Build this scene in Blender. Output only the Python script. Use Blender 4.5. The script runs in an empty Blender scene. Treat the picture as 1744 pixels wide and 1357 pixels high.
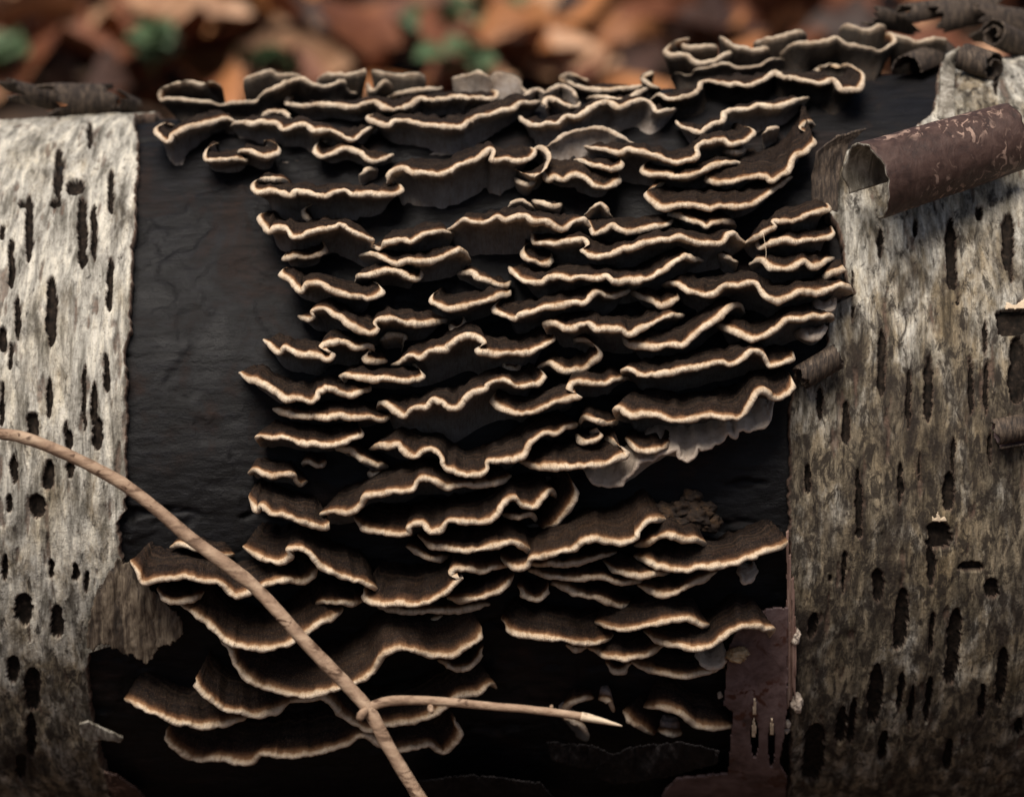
import bpy, math, random
import numpy as np
from mathutils import Vector

# ------------------------------------------------------------------ camera, sky, sun, exposure
scene = bpy.context.scene
C = scene.collection
PITCH = math.radians(19.0)
R0, ZC0 = 0.1235, 0.1265                      # log radius, height of its axis
AXD, AXA = 1.02, math.radians(19.95)        # camera to log axis: distance, angle below level
CAM = np.array([0.0, -AXD * math.cos(AXA), ZC0 + AXD * math.sin(AXA)])
FPX, PW, PH = 5000.0, 1744.0, 1357.0        # focal length in photo pixels
cd = bpy.data.cameras.new('camera')
cam = bpy.data.objects.new('camera', cd)
C.objects.link(cam)
cam.location = CAM
cam.rotation_euler = (math.pi / 2 - PITCH, 0, 0)
cd.sensor_width = 36.0
cd.lens = FPX / PW * 36.0
cd.clip_start = 0.02
cd.clip_end = 200
cd.dof.use_dof = True
cd.dof.focus_distance = 0.885
cd.dof.aperture_fstop = 10.0
scene.camera = cam

SUN_EL, SUN_AZ = math.radians(68), math.radians(206)   # azimuth from +Y, clockwise: front left
world = bpy.data.worlds.new('World')
scene.world = world
world.use_nodes = True
wn = world.node_tree.nodes
sky = wn.new('ShaderNodeTexSky')
sky.sky_type = 'NISHITA'
sky.sun_disc = False
sky.sun_elevation = SUN_EL
sky.sun_rotation = SUN_AZ
sky.air_density = 1.0
sky.dust_density = 4.0
sky.ozone_density = 0.6
world.node_tree.links.new(sky.outputs['Color'], wn['Background'].inputs['Color'])
wn['Background'].inputs['Strength'].default_value = 0.05
sd = bpy.data.lights.new('sun', 'SUN')
sd.energy = 3.6
sd.angle = math.radians(38)
sd.color = (1.0, 0.93, 0.84)
sun = bpy.data.objects.new('sun', sd)
C.objects.link(sun)
sdir = Vector((math.sin(SUN_AZ) * math.cos(SUN_EL), math.cos(SUN_AZ) * math.cos(SUN_EL), math.sin(SUN_EL)))
sun.rotation_euler = sdir.to_track_quat('Z', 'Y').to_euler()
sun.location = (0, -1, 2)
vs = scene.view_settings
vs.view_transform = 'Standard'
vs.look = 'None'
vs.gamma = 1
vs.use_curve_mapping = False
vs.exposure = 0.42

# ------------------------------------------------------------------ helpers
rng = np.random.default_rng(7)
random.seed(7)

def hash3(i, j, k):
    n = (i.astype(np.int64) * 374761393 + j.astype(np.int64) * 668265263 + k.astype(np.int64) * 2147483647) & 0xffffffff
    n = ((n ^ (n >> 13)) * 1274126177) & 0xffffffff
    n = n ^ (n >> 16)
    return (n & 0xffff) / 32767.5 - 1.0

def noise(x, y, z=0.0):
    x, y, z = np.broadcast_arrays(np.asarray(x, float), np.asarray(y, float), np.asarray(z, float))
    xi, yi, zi = np.floor(x), np.floor(y), np.floor(z)
    fx, fy, fz = x - xi, y - yi, z - zi
    fx, fy, fz = [f * f * (3 - 2 * f) for f in (fx, fy, fz)]
    out = 0
    for a in (0, 1):
        for b in (0, 1):
            for c in (0, 1):
                out = out + hash3(xi + a, yi + b, zi + c) * (fx if a else 1 - fx) * (fy if b else 1 - fy) * (fz if c else 1 - fz)
    return out

def fbm(x, y, z=0.0, o=4):
    s, a = 0, 0.55
    for q in range(o):
        s = s + a * noise(x * 2**q + 17.3 * q, y * 2**q - 9.1 * q, z * 2**q)
        a *= 0.55
    return s

def rad_of(x):  return R0 + 0.030 * x
def zc_of(x):   return ZC0 + 0.034 * x

def rays(px, py):
    px, py = np.asarray(px, float), np.asarray(py, float)
    a, b = (px - PW / 2) / FPX, -(py - PH / 2) / FPX
    cp, sp = math.cos(PITCH), math.sin(PITCH)
    d = np.stack([a, cp + b * sp, -sp + b * cp], -1)
    return d / np.linalg.norm(d, axis=-1, keepdims=True)

def on_log(px, py, d=0.0, fwd=0.0):
    """where the line of sight through a photo pixel meets the log (radius + d), fwd metres nearer"""
    D = rays(px, py)
    d = np.broadcast_to(np.asarray(d, float), D.shape[:-1])
    x = D[..., 0] * 0.9
    for _ in range(5):
        R, zc = rad_of(x) + d, zc_of(x)
        oy, oz = CAM[1], CAM[2] - zc
        dy, dz = D[..., 1], D[..., 2]
        A = dy * dy + dz * dz
        B = oy * dy + oz * dz
        Cc = oy * oy + oz * oz - R * R
        disc = B * B - A * Cc
        t = np.where(disc > 0, (-B - np.sqrt(np.maximum(disc, 0))) / A, -B / A)
        x = CAM[0] + D[..., 0] * t
    return CAM + D * (t - fwd)[..., None]

def to_surface(P, d=0.0):
    """project points radially on to the log surface + d"""
    P = np.array(P, float)
    R, zc = rad_of(P[..., 0]) + d, zc_of(P[..., 0])
    y, z = P[..., 1], P[..., 2] - zc
    l = np.sqrt(y * y + z * z)
    P[..., 1] = y / l * R
    P[..., 2] = zc + z / l * R
    return P

def cyl(x, phi, d=0.0):
    R = rad_of(x) + d
    return np.stack([x + 0 * phi, -np.cos(phi) * R, zc_of(x) + np.sin(phi) * R], -1)

def phi_of(P):
    return np.arctan2(P[..., 2] - zc_of(P[..., 0]), -P[..., 1])

def on_ground(px, py, z=0.0):
    D = rays(px, py)
    t = (z - CAM[2]) / D[..., 2]
    return CAM + D * t[..., None]

def make_mesh(name, V, F, mats, parent=None, smooth=True, attrs=None, normals=None, uv=None, midx=None):
    """V (n,3), F (m,4) or (m,3) arrays -> one mesh object"""
    V = np.asarray(V, np.float32)
    F = np.asarray(F, np.int32)
    me = bpy.data.meshes.new(name)
    me.vertices.add(len(V))
    me.vertices.foreach_set('co', V.ravel())
    k = F.shape[1]
    me.loops.add(F.size)
    me.loops.foreach_set('vertex_index', F.ravel())
    me.polygons.add(len(F))
    me.polygons.foreach_set('loop_start', np.arange(0, F.size, k, dtype=np.int32))
    me.polygons.foreach_set('loop_total', np.full(len(F), k, np.int32))
    if midx is not None:
        me.polygons.foreach_set('material_index', np.asarray(midx, np.int32))
    me.polygons.foreach_set('use_smooth', np.full(len(F), smooth))
    if attrs:
        for an, av in attrs.items():
            at = me.attributes.new(an, 'FLOAT', 'POINT')
            at.data.foreach_set('value', np.asarray(av, np.float32).ravel())
    if uv is not None:
        ul = me.uv_layers.new(name='UVMap')
        ul.data.foreach_set('uv', np.asarray(uv, np.float32)[F.ravel()].ravel())
    me.update(calc_edges=True)
    me.validate()
    if normals is not None:
        me.normals_split_custom_set_from_vertices([tuple(n) for n in np.asarray(normals, float)])
    for m in (mats if isinstance(mats, (list, tuple)) else [mats]):
        me.materials.append(m)
    o = bpy.data.objects.new(name, me)
    C.objects.link(o)
    if parent:
        o.parent = parent
    return o

def grid_faces(nu, nv, wrap_u=False):
    i = np.arange(nu if wrap_u else nu - 1)
    j = np.arange(nv - 1)
    I, J = np.meshgrid(i, j, indexing='ij')
    I2 = (I + 1) % nu
    return np.stack([I * nv + J, I2 * nv + J, I2 * nv + J + 1, I * nv + J + 1], -1).reshape(-1, 4)

def sub_mesh(V, F, keep, *arrs):
    """the faces F[keep] with only their own vertices"""
    f = F[keep]
    u, inv = np.unique(f.ravel(), return_inverse=True)
    return (V[u], inv.reshape(f.shape)) + tuple(a[u] for a in arrs)

def empty(name, loc=(0, 0, 0)):
    o = bpy.data.objects.new(name, None)
    o.empty_display_size = 0.01
    C.objects.link(o)
    o.location = loc
    return o

def tag(o, label=None, cat=None, group=None, kind=None):
    if label: o['label'] = label
    if cat: o['category'] = cat
    if group: o['group'] = group
    if kind: o['kind'] = kind
    return o

def catmull(P, step):
    P = np.asarray(P, float)
    Q = np.vstack([2 * P[0] - P[1], P, 2 * P[-1] - P[-2]])
    out = []
    for i in range(1, len(Q) - 2):
        p0, p1, p2, p3 = Q[i - 1:i + 3]
        n = max(4, int(np.linalg.norm(p2 - p1) / (step * 0.4)))
        t = np.linspace(0, 1, n, endpoint=False)[:, None]
        out.append(0.5 * (2 * p1 + (p2 - p0) * t + (2 * p0 - 5 * p1 + 4 * p2 - p3) * t**2 + (3 * p1 - p0 - 3 * p2 + p3) * t**3))
    out.append(Q[-2][None])
    c = np.vstack(out)
    s = np.concatenate([[0], np.cumsum(np.linalg.norm(np.diff(c, axis=0), axis=1))])
    n = max(8, int(s[-1] / step))
    u = np.linspace(0, s[-1], n)
    return np.stack([np.interp(u, s, c[:, k]) for k in range(c.shape[1])], 1), u

def gsm(A, sig):
    """gaussian smoothing along axis 0 with odd reflection, so the ends stay put"""
    if sig < 0.3: return A.copy()
    n = len(A)
    r = min(int(3 * sig) + 1, n - 1)
    k = np.exp(-0.5 * (np.arange(-r, r + 1) / sig)**2)
    k /= k.sum()
    pad = np.concatenate([2 * A[0] - A[1:r + 1][::-1], A, 2 * A[-1] - A[-r - 1:-1][::-1]])
    return np.stack([np.convolve(pad[:, c], k, 'valid') for c in range(A.shape[1])], 1)

# ------------------------------------------------------------------ materials
class NT:
    def __init__(s, name, rough=0.8, spec=0.3):
        s.m = bpy.data.materials.new(name)
        s.m.use_nodes = True
        s.n, s.l = s.m.node_tree.nodes, s.m.node_tree.links
        s.b = s.n['Principled BSDF']
        s.b.inputs['Roughness'].default_value = rough
        s.b.inputs['Specular IOR Level'].default_value = spec
    def new(s, t, **kw):
        x = s.n.new(t)
        for k, v in kw.items(): setattr(x, k, v)
        return x
    def link(s, a, b): s.l.new(a, b)
    def val(s, x, sock):
        if hasattr(x, 'is_output'): s.link(x, sock)
        else: sock.default_value = x
    def math(s, op, a, b=0.0, clamp=False):
        x = s.new('ShaderNodeMath', operation=op, use_clamp=clamp)
        s.val(a, x.inputs[0]); s.val(b, x.inputs[1])
        return x.outputs[0]
    def attr(s, name): return s.new('ShaderNodeAttribute', attribute_name=name).outputs['Fac']
    def coord(s, kind='Object', scale=(1, 1, 1)):
        t = s.new('ShaderNodeTexCoord')
        m = s.new('ShaderNodeMapping')
        m.inputs['Scale'].default_value = scale
        s.link(t.outputs[kind], m.inputs['Vector'])
        return m.outputs[0]
    def noise(s, vec, scale, detail=4, rough=0.6, dist=0.0):
        x = s.new('ShaderNodeTexNoise')
        s.link(vec, x.inputs['Vector'])
        x.inputs['Scale'].default_value = scale
        x.inputs['Detail'].default_value = detail
        x.inputs['Roughness'].default_value = rough
        x.inputs['Distortion'].default_value = dist
        return x.outputs['Fac']
    def ramp(s, fac, stops, interp='LINEAR'):
        x = s.new('ShaderNodeValToRGB')
        cr = x.color_ramp
        cr.interpolation = interp
        while len(cr.elements) < len(stops): cr.elements.new(0.5)
        for e, (p, c) in zip(cr.elements, stops):
            e.position = p
            e.color = (*c, 1) if len(c) == 3 else c
        s.link(fac, x.inputs[0])
        return x.outputs[0]
    def mix(s, fac, a, b, mode='MIX'):
        x = s.new('ShaderNodeMix', data_type='RGBA', blend_type=mode)
        s.val(fac, x.inputs[0])
        for v, q in ((a, x.inputs[6]), (b, x.inputs[7])):
            if hasattr(v, 'is_output'): s.link(v, q)
            else: q.default_value = (*v, 1)
        return x.outputs[2]
    def bump(s, h, strength=0.5, dist=0.0005):
        x = s.new('ShaderNodeBump')
        x.inputs['Strength'].default_value = strength
        x.inputs['Distance'].default_value = dist
        s.link(h, x.inputs['Height'])
        s.link(x.outputs[0], s.b.inputs['Normal'])
    def done(s, col): 
        s.link(col, s.b.inputs['Base Color'])
        return s.m

def fungus_material(name, pale=0.0, brown=0.0, pores=2.5):
    t = NT(name, 0.92, 0.06)
    co = t.coord()
    d = t.attr('dist')                                  # mm from the rim, negative underneath
    wob = t.noise(co, 240, 3)
    wob2 = t.noise(co, 1500, 2)
    rnd = t.new('ShaderNodeObjectInfo').outputs['Random']
    dd = t.math('ADD', d, t.math('MULTIPLY', t.math('SUBTRACT', wob, 0.5), 1.7))
    dd = t.math('ADD', dd, t.math('MULTIPLY', t.math('SUBTRACT', wob2, 0.5), 0.9))
    top = t.math('DIVIDE', dd, 24.0, clamp=True)
    k = 0.44 * (1 + 3.0 * pale)
    def c(r, g, b):
        return (min(r * k + 0.05 * pale, 1), min(g * k + 0.055 * pale, 1), min(b * k + 0.06 * pale, 1))
    cream = (0.78, 0.655, 0.505)
    capc = t.ramp(top, [(0.0, cream), (0.052, (0.64, 0.47, 0.31)), (0.078, (0.30, 0.165, 0.085)), (0.12, (0.115, 0.058, 0.032)),
                        (0.165, c(0.055, 0.034, 0.025)), (0.21, c(0.020, 0.017, 0.017)), (0.27, c(0.040, 0.030, 0.026)),
                        (0.30, c(0.018, 0.016, 0.017)), (0.40, c(0.052, 0.038, 0.030)), (0.44, c(0.020, 0.018, 0.018)),
                        (0.56, c(0.046, 0.036, 0.030)), (0.60, c(0.018, 0.016, 0.017)), (1.0, c(0.03, 0.024, 0.022))])
    zone = t.math('SINE', t.math('ADD', t.math('MULTIPLY', dd, 2.3), t.math('MULTIPLY', t.noise(co, 150, 2), 5.0)))    # growth zones
    zone = t.math('MULTIPLY', t.math('MULTIPLY', t.math('ADD', zone, 1.0), 0.5), t.math('MULTIPLY', t.math('SUBTRACT', dd, 3.0, clamp=True), t.noise(co, 90, 2)))
    capc = t.mix(t.math('MULTIPLY', zone, 0.75), capc, t.mix(1.0, capc, (4.2, 3.4, 2.9), 'MULTIPLY'))
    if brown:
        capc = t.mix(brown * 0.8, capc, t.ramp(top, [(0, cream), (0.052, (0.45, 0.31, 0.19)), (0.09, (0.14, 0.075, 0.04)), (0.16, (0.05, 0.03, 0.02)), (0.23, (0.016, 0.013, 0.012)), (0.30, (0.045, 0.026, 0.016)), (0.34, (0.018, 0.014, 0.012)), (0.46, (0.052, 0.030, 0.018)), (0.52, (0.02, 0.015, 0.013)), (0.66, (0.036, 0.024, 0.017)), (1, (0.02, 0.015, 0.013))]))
    cv = t.new('ShaderNodeCombineXYZ')
    t.link(t.attr('along'), cv.inputs[0]); t.link(t.math('MULTIPLY', d, 0.22), cv.inputs[1]); t.link(t.math('MULTIPLY', rnd, 50.0), cv.inputs[2])
    flute = t.noise(cv.outputs[0], 1.25, 3, 0.6)
    fib = t.noise(cv.outputs[0], 3.2, 3, 0.7)
    capc = t.mix(t.math('MULTIPLY', t.math('SUBTRACT', fib, 0.50, clamp=True), 0.30), capc, (0.10, 0.09, 0.085))
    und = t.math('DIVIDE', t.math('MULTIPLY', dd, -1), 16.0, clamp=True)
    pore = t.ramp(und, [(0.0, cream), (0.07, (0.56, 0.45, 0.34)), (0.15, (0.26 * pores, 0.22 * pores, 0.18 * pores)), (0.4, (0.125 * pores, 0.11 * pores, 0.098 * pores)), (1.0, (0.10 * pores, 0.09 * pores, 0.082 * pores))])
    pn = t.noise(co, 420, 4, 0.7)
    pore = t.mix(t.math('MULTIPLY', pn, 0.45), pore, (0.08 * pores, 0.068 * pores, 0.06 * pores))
    col = t.mix(t.math('GREATER_THAN', dd, 0.0), pore, capc)
    fl = t.math('MULTIPLY', t.math('SUBTRACT', flute, 0.46, clamp=True), 2.2, clamp=True)
    col = t.mix(fl, col, t.mix(1.0, col, (0.62, 0.52, 0.42), 'MULTIPLY'))
    spk = t.noise(co, 3200, 2, 0.5)
    col = t.mix(t.math('MULTIPLY', t.math('SUBTRACT', spk, 0.54, clamp=True), 3.0), col, (0.16, 0.10, 0.06))
    col = t.mix(t.math('MULTIPLY', t.math('SUBTRACT', t.noise(co, 170, 3), 0.40, clamp=True), 2.4), col, t.mix(0.6, col, (0.34, 0.22, 0.13), 'MULTIPLY'))
    col = t.mix(t.math('MULTIPLY', rnd, 0.18), col, (0.30, 0.21, 0.14), 'MULTIPLY')
    h = t.math('ADD', t.math('ADD', t.math('MULTIPLY', fib, 0.5), t.math('MULTIPLY', flute, 0.9)), t.math('MULTIPLY', t.noise(co, 900, 4, 0.65), 0.8))
    t.bump(h, 0.8, 0.0006)
    return t.done(col)

M = {}
M['fungus'] = fungus_material('turkey_tail_fungus')
M['fungus_shaded'] = fungus_material('turkey_tail_fungus_shaded', pores=0.30)  # copy for the crest: underside shade painted in as darker pores
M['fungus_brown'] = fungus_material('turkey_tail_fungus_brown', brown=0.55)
M['fungus_pale'] = fungus_material('turkey_tail_fungus_pale', pale=2.6, pores=2.2)
def pore_material():
    t = NT('pale_pore_sheet', 0.85, 0.2)
    co = t.coord()
    col = t.ramp(t.noise(co, 260, 5, 0.7), [(0.3, (0.34, 0.27, 0.215)), (0.5, (0.50, 0.41, 0.33)), (0.75, (0.62, 0.53, 0.44))])
    t.bump(t.noise(co, 1800, 3, 0.6), 0.8, 0.0005)
    return t.done(col)
M['pores'] = pore_material()

def bark_material(name, stain_shade):
    t = NT(name, 0.8, 0.25)
    uv = t.coord('UV')                                   # metres along the log, metres round it
    st = t.coord('UV', (1, 0.16, 1))
    streak = t.noise(st, 260, 6, 0.68, 0.4)
    patch = t.noise(t.coord('UV', (1, 0.45, 1)), 42, 5, 0.62, 0.6)
    fine = t.noise(uv, 1100, 4, 0.75)
    grain = t.noise(t.coord('UV', (1, 0.4, 1)), 620, 5, 0.75)
    col = t.ramp(streak, [(0.28, (0.07, 0.06, 0.048)), (0.41, (0.20, 0.185, 0.155)), (0.51, (0.42, 0.395, 0.345)), (0.62, (0.68, 0.63, 0.53)), (0.78, (0.60, 0.585, 0.55))])
    col = t.mix(t.math('MULTIPLY', t.math('SUBTRACT', patch, 0.50, clamp=True), 3.2, clamp=True), col, t.mix(0.7, col, (0.82, 0.66, 0.38), 'MULTIPLY'))
    col = t.mix(t.math('MULTIPLY', t.math('SUBTRACT', grain, 0.50, clamp=True), 4.6, clamp=True), col, t.mix(0.85, col, (0.23, 0.205, 0.18), 'MULTIPLY'))
    col = t.mix(t.math('MULTIPLY', t.math('SUBTRACT', fine, 0.52, clamp=True), 3.5, clamp=True), col, t.mix(0.8, col, (0.30, 0.28, 0.25), 'MULTIPLY'))
    big = t.noise(t.coord('UV', (1, 0.5, 1)), 32, 5, 0.65, 1.0)
    S = t.math('ADD', t.math('MULTIPLY', t.math('SUBTRACT', big, 0.5), 2.2), t.math('ADD', t.attr('stain_shade'), stain_shade), clamp=True)  # attribute holds stain plus shade painted low on the left bark
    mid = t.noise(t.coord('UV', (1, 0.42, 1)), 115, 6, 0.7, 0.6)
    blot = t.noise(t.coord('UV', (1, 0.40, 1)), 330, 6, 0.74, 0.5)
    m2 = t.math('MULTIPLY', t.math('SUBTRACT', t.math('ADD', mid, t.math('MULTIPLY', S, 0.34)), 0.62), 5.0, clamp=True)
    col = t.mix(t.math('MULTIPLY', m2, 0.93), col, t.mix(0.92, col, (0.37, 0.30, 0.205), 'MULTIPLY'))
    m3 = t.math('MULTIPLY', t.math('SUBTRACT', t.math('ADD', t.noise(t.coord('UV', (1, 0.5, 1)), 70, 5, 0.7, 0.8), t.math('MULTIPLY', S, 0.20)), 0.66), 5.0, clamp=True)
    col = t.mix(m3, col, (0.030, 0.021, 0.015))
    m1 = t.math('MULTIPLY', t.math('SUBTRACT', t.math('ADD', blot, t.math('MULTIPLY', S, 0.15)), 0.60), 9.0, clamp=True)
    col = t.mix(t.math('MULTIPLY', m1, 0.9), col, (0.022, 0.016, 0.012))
    # worn edges of the slits and of the sheet
    e = t.attr('edge')
    col = t.mix(e, col, t.ramp(t.noise(uv, 500, 4), [(0.35, (0.035, 0.024, 0.018)), (0.6, (0.13, 0.082, 0.06))]))
    t.bump(t.math('ADD', t.math('ADD', streak, t.math('MULTIPLY', fine, 0.5)), grain), 0.9, 0.0009)
    return t.done(col)
M['bark_left'] = bark_material('pale_birch_bark', 0.20)
M['bark_right'] = bark_material('stained_birch_bark', 0.80)

def slit_material():
    t = NT('dark_lenticel', 0.9, 0.1)
    co = t.coord()
    return t.done(t.ramp(t.noise(co, 500, 4, 0.7), [(0.35, (0.006, 0.005, 0.004)), (0.55, (0.017, 0.012, 0.009)), (0.75, (0.05, 0.036, 0.026))]))
M['slit'] = slit_material()

def wood_material():
    t = NT('blackened_wet_wood', 0.5, 0.17)
    co = t.coord(scale=(0.25, 1, 1))
    g = t.noise(co, 380, 6, 0.7, 0.3)
    p = t.noise(t.coord(), 34, 5, 0.65, 0.8)
    col = t.ramp(g, [(0.3, (0.0035, 0.003, 0.003)), (0.5, (0.0065, 0.006, 0.0064)), (0.68, (0.0100, 0.0096, 0.0112)), (0.85, (0.018, 0.015, 0.0155))])
    col = t.mix(t.math('MULTIPLY', t.math('SUBTRACT', p, 0.53, clamp=True), 4, clamp=True), col, t.ramp(g, [(0.35, (0.008, 0.005, 0.004)), (0.6, (0.028, 0.014, 0.009)), (0.8, (0.05, 0.024, 0.014))]))
    r = t.ramp(p, [(0.35, (0.42,) * 3), (0.65, (0.75,) * 3)])
    t.link(r, t.b.inputs['Roughness'])
    t.bump(t.math('ADD', g, t.math('MULTIPLY', t.noise(t.coord(), 900, 4, 0.7), 0.6)), 0.7, 0.0006)
    return t.done(col)
M['wood'] = wood_material()

def sheet_material(name, stops, scale=160, stretch=(1, 1, 1), rough=0.7, bump=0.6, fleck=None, spec=0.3):
    t = NT(name, rough, spec)
    n = t.noise(t.coord(scale=stretch), scale, 6, 0.7, 0.5)
    col = t.ramp(n, stops)
    if fleck:
        f = t.noise(t.coord(scale=stretch), scale * 1.3, 3, 0.6, 1.2)
        f2 = t.noise(t.coord(), scale * 0.35, 3, 0.5)
        col = t.mix(t.math('MULTIPLY', t.math('MULTIPLY', t.math('SUBTRACT', f, 0.54, clamp=True), 14, clamp=True), t.math('MULTIPLY', t.math('SUBTRACT', f2, 0.45, clamp=True), 9, clamp=True)), col, fleck)
    t.bump(t.math('ADD', n, t.math('MULTIPLY', t.noise(t.coord(), scale * 5, 4, 0.7), 0.5)), bump, 0.0006)
    return t.done(col)
M['inner_bark'] = sheet_material('brown_inner_bark', [(0.3, (0.022, 0.012, 0.010)), (0.5, (0.052, 0.028, 0.022)), (0.7, (0.085, 0.050, 0.040)), (0.85, (0.13, 0.085, 0.07))], 150, (1.6, 1, 1), 0.55, fleck=(0.30, 0.20, 0.155))
M['curl_dark'] = sheet_material('dark_curled_bark', [(0.3, (0.010, 0.007, 0.0055)), (0.46, (0.034, 0.024, 0.018)), (0.6, (0.095, 0.068, 0.048)), (0.75, (0.20, 0.155, 0.115))], 420, (2.5, 0.5, 0.5))
M['curl_pale'] = sheet_material('pale_curled_bark', [(0.3, (0.05, 0.042, 0.034)), (0.48, (0.16, 0.14, 0.11)), (0.62, (0.36, 0.33, 0.28)), (0.8, (0.5, 0.47, 0.4))], 260, (1, 1, 0.3))
M['frayed'] = sheet_material('frayed_brown_bark', [(0.3, (0.012, 0.009, 0.007)), (0.46, (0.05, 0.035, 0.024)), (0.6, (0.15, 0.115, 0.08)), (0.78, (0.30, 0.25, 0.19))], 420, (1, 1, 0.12))
M['strip'] = sheet_material('purple_brown_bark_strip', [(0.28, (0.035, 0.020, 0.018)), (0.45, (0.10, 0.062, 0.058)), (0.6, (0.15, 0.10, 0.095)), (0.8, (0.21, 0.15, 0.135))], 120, (1, 1, 1), 0.5, 0.45, fleck=(0.06, 0.022, 0.014))
M['layer_edge'] = sheet_material('layered_bark_edge', [(0.3, (0.12, 0.06, 0.045)), (0.5, (0.30, 0.19, 0.15)), (0.7, (0.42, 0.30, 0.24))], 300, (3, 1, 0.15))
M['twig'] = sheet_material('dry_tan_twig', [(0.28, (0.10, 0.060, 0.038)), (0.45, (0.27, 0.175, 0.115)), (0.6, (0.40, 0.28, 0.19)), (0.8, (0.50, 0.37, 0.26))], 300, (0.35, 0.35, 1), 0.75, 0.7, fleck=(0.09, 0.05, 0.03))
M['splinter'] = sheet_material('pale_splintered_wood', [(0.3, (0.45, 0.33, 0.22)), (0.6, (0.66, 0.53, 0.38)), (0.8, (0.75, 0.64, 0.48))], 400, (0.2, 1, 1))
M['old_fungus'] = sheet_material('shrivelled_old_fungus', [(0.3, (0.008, 0.005, 0.0035)), (0.5, (0.022, 0.013, 0.008)), (0.66, (0.060, 0.032, 0.014)), (0.8, (0.03, 0.022, 0.016))], 260, (1, 1, 1), 0.8)
M['nub'] = sheet_material('tan_seed', [(0.3, (0.20, 0.12, 0.06)), (0.5, (0.40, 0.27, 0.15)), (0.75, (0.5, 0.37, 0.22))], 90, (3, 1, 1), 0.35)
M['debris'] = sheet_material('wet_dark_debris', [(0.3, (0.005, 0.004, 0.004)), (0.5, (0.013, 0.011, 0.011)), (0.75, (0.035, 0.029, 0.028))], 160, (1, 1, 1), 0.65, 0.9, spec=0.1)
M['soil'] = sheet_material('forest_soil', [(0.3, (0.012, 0.008, 0.006)), (0.5, (0.04, 0.024, 0.015)), (0.75, (0.10, 0.055, 0.03))], 25, (1, 1, 1), 0.9)

def leaf_material(name, a, b, c):
    t = NT(name, 0.6, 0.35)
    rnd = t.new('ShaderNodeObjectInfo').outputs['Random']
    n = t.noise(t.coord(), 55, 5, 0.65)
    col = t.ramp(n, [(0.3, a), (0.52, b), (0.75, c)])
    col = t.mix(t.math('MULTIPLY', rnd, 0.45), col, t.mix(1.0, col, (0.45, 0.34, 0.28), 'MULTIPLY'))
    t.bump(t.noise(t.coord(), 300, 4), 0.5, 0.001)
    return t.done(col)
M['leaf_rust'] = leaf_material('rust_brown_leaf', (0.07, 0.022, 0.010), (0.17, 0.058, 0.025), (0.27, 0.11, 0.05))
M['leaf_tan'] = leaf_material('tan_leaf', (0.24, 0.125, 0.065), (0.42, 0.24, 0.135), (0.54, 0.34, 0.21))
M['leaf_dark'] = leaf_material('dark_rotten_leaf', (0.016, 0.009, 0.007), (0.05, 0.024, 0.016), (0.10, 0.05, 0.035))
M['leaf_orange'] = leaf_material('orange_leaf', (0.20, 0.07, 0.02), (0.36, 0.145, 0.05), (0.46, 0.22, 0.09))
M['green'] = leaf_material('small_green_leaf', (0.035, 0.065, 0.025), (0.075, 0.125, 0.055), (0.14, 0.20, 0.11))

# ------------------------------------------------------------------ ground
def ground():
    nx, ny = 90, 90
    xs = np.sinh(np.linspace(-4.2, 4.2, nx)) * 1.0
    ys = np.sinh(np.linspace(-4.2, 4.2, ny)) * 1.0
    X, Y = np.meshgrid(xs, ys, indexing='ij')
    near = np.exp(-(X**2 + Y**2) / 9)
    Z = -0.012 + 0.010 * fbm(X * 6, Y * 6) * near + np.minimum(0.35 * fbm(X * 0.35, Y * 0.35, o=2) * (1 - near), 0.6) * (np.hypot(X, Y) > 2)
    o = make_mesh('ground', np.stack([X, Y, Z], -1).reshape(-1, 3), grid_faces(nx, ny), M['soil'])
    tag(o, kind='structure')
ground()

# ------------------------------------------------------------------ the birch log
log = tag(empty('birch_log', (0, 0, 0)), 'fallen birch log with peeling white bark and a bare blackened middle', 'log')

def phis(n_front, n_back):
    a = np.linspace(-1.35, 2.05, n_front)
    b = np.linspace(2.05, 2 * math.pi - 1.35, n_back + 2)[1:-1]
    return np.concatenate([a, b])

def wood_core():
    ph = phis(560, 60)
    x = np.concatenate([np.linspace(-0.9, -0.145, 14)[:-1], np.linspace(-0.145, 0.125, 330), np.linspace(0.125, 0.9, 14)[1:]])
    X, PHI = np.meshgrid(x, ph, indexing='ij')
    W = PHI * R0
    d = -0.0034 + 0.0005 * fbm(X * 22, W * 70) + 0.00016 * fbm(X * 120, W * 600, o=3)
    wx, wy = 0.009 * fbm(X * 120, W * 120, 6.1), 0.009 * fbm(X * 120, W * 120, 2.1)
    fl = fbm((X + wx) * 45 + 3, (W + wy) * 30, 4.2)                    # flakes of dark inner bark still on the wood
    d = d + 0.0007 * (np.clip((fl - 0.08) * 9, 0, 1)) * (X < 0.02) + 0.0003 * fbm((X + wx) * 60, (W + wy) * 240, 9.)
    d -= 0.0022 * np.clip((-fbm(X * 30, W * 120, 7.7) - 0.38) * 9, 0, 1)
    V = cyl(X, PHI, d).reshape(-1, 3)
    n0 = len(V)
    F = grid_faces(len(ph), len(x), True)
    # arrays are (x, phi): transpose the index order
    idx = np.arange(n0).reshape(len(x), len(ph)).T.ravel()
    F = idx[F]
    make_mesh('wood_core', V, F, M['wood'], log)
wood_core()

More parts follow.
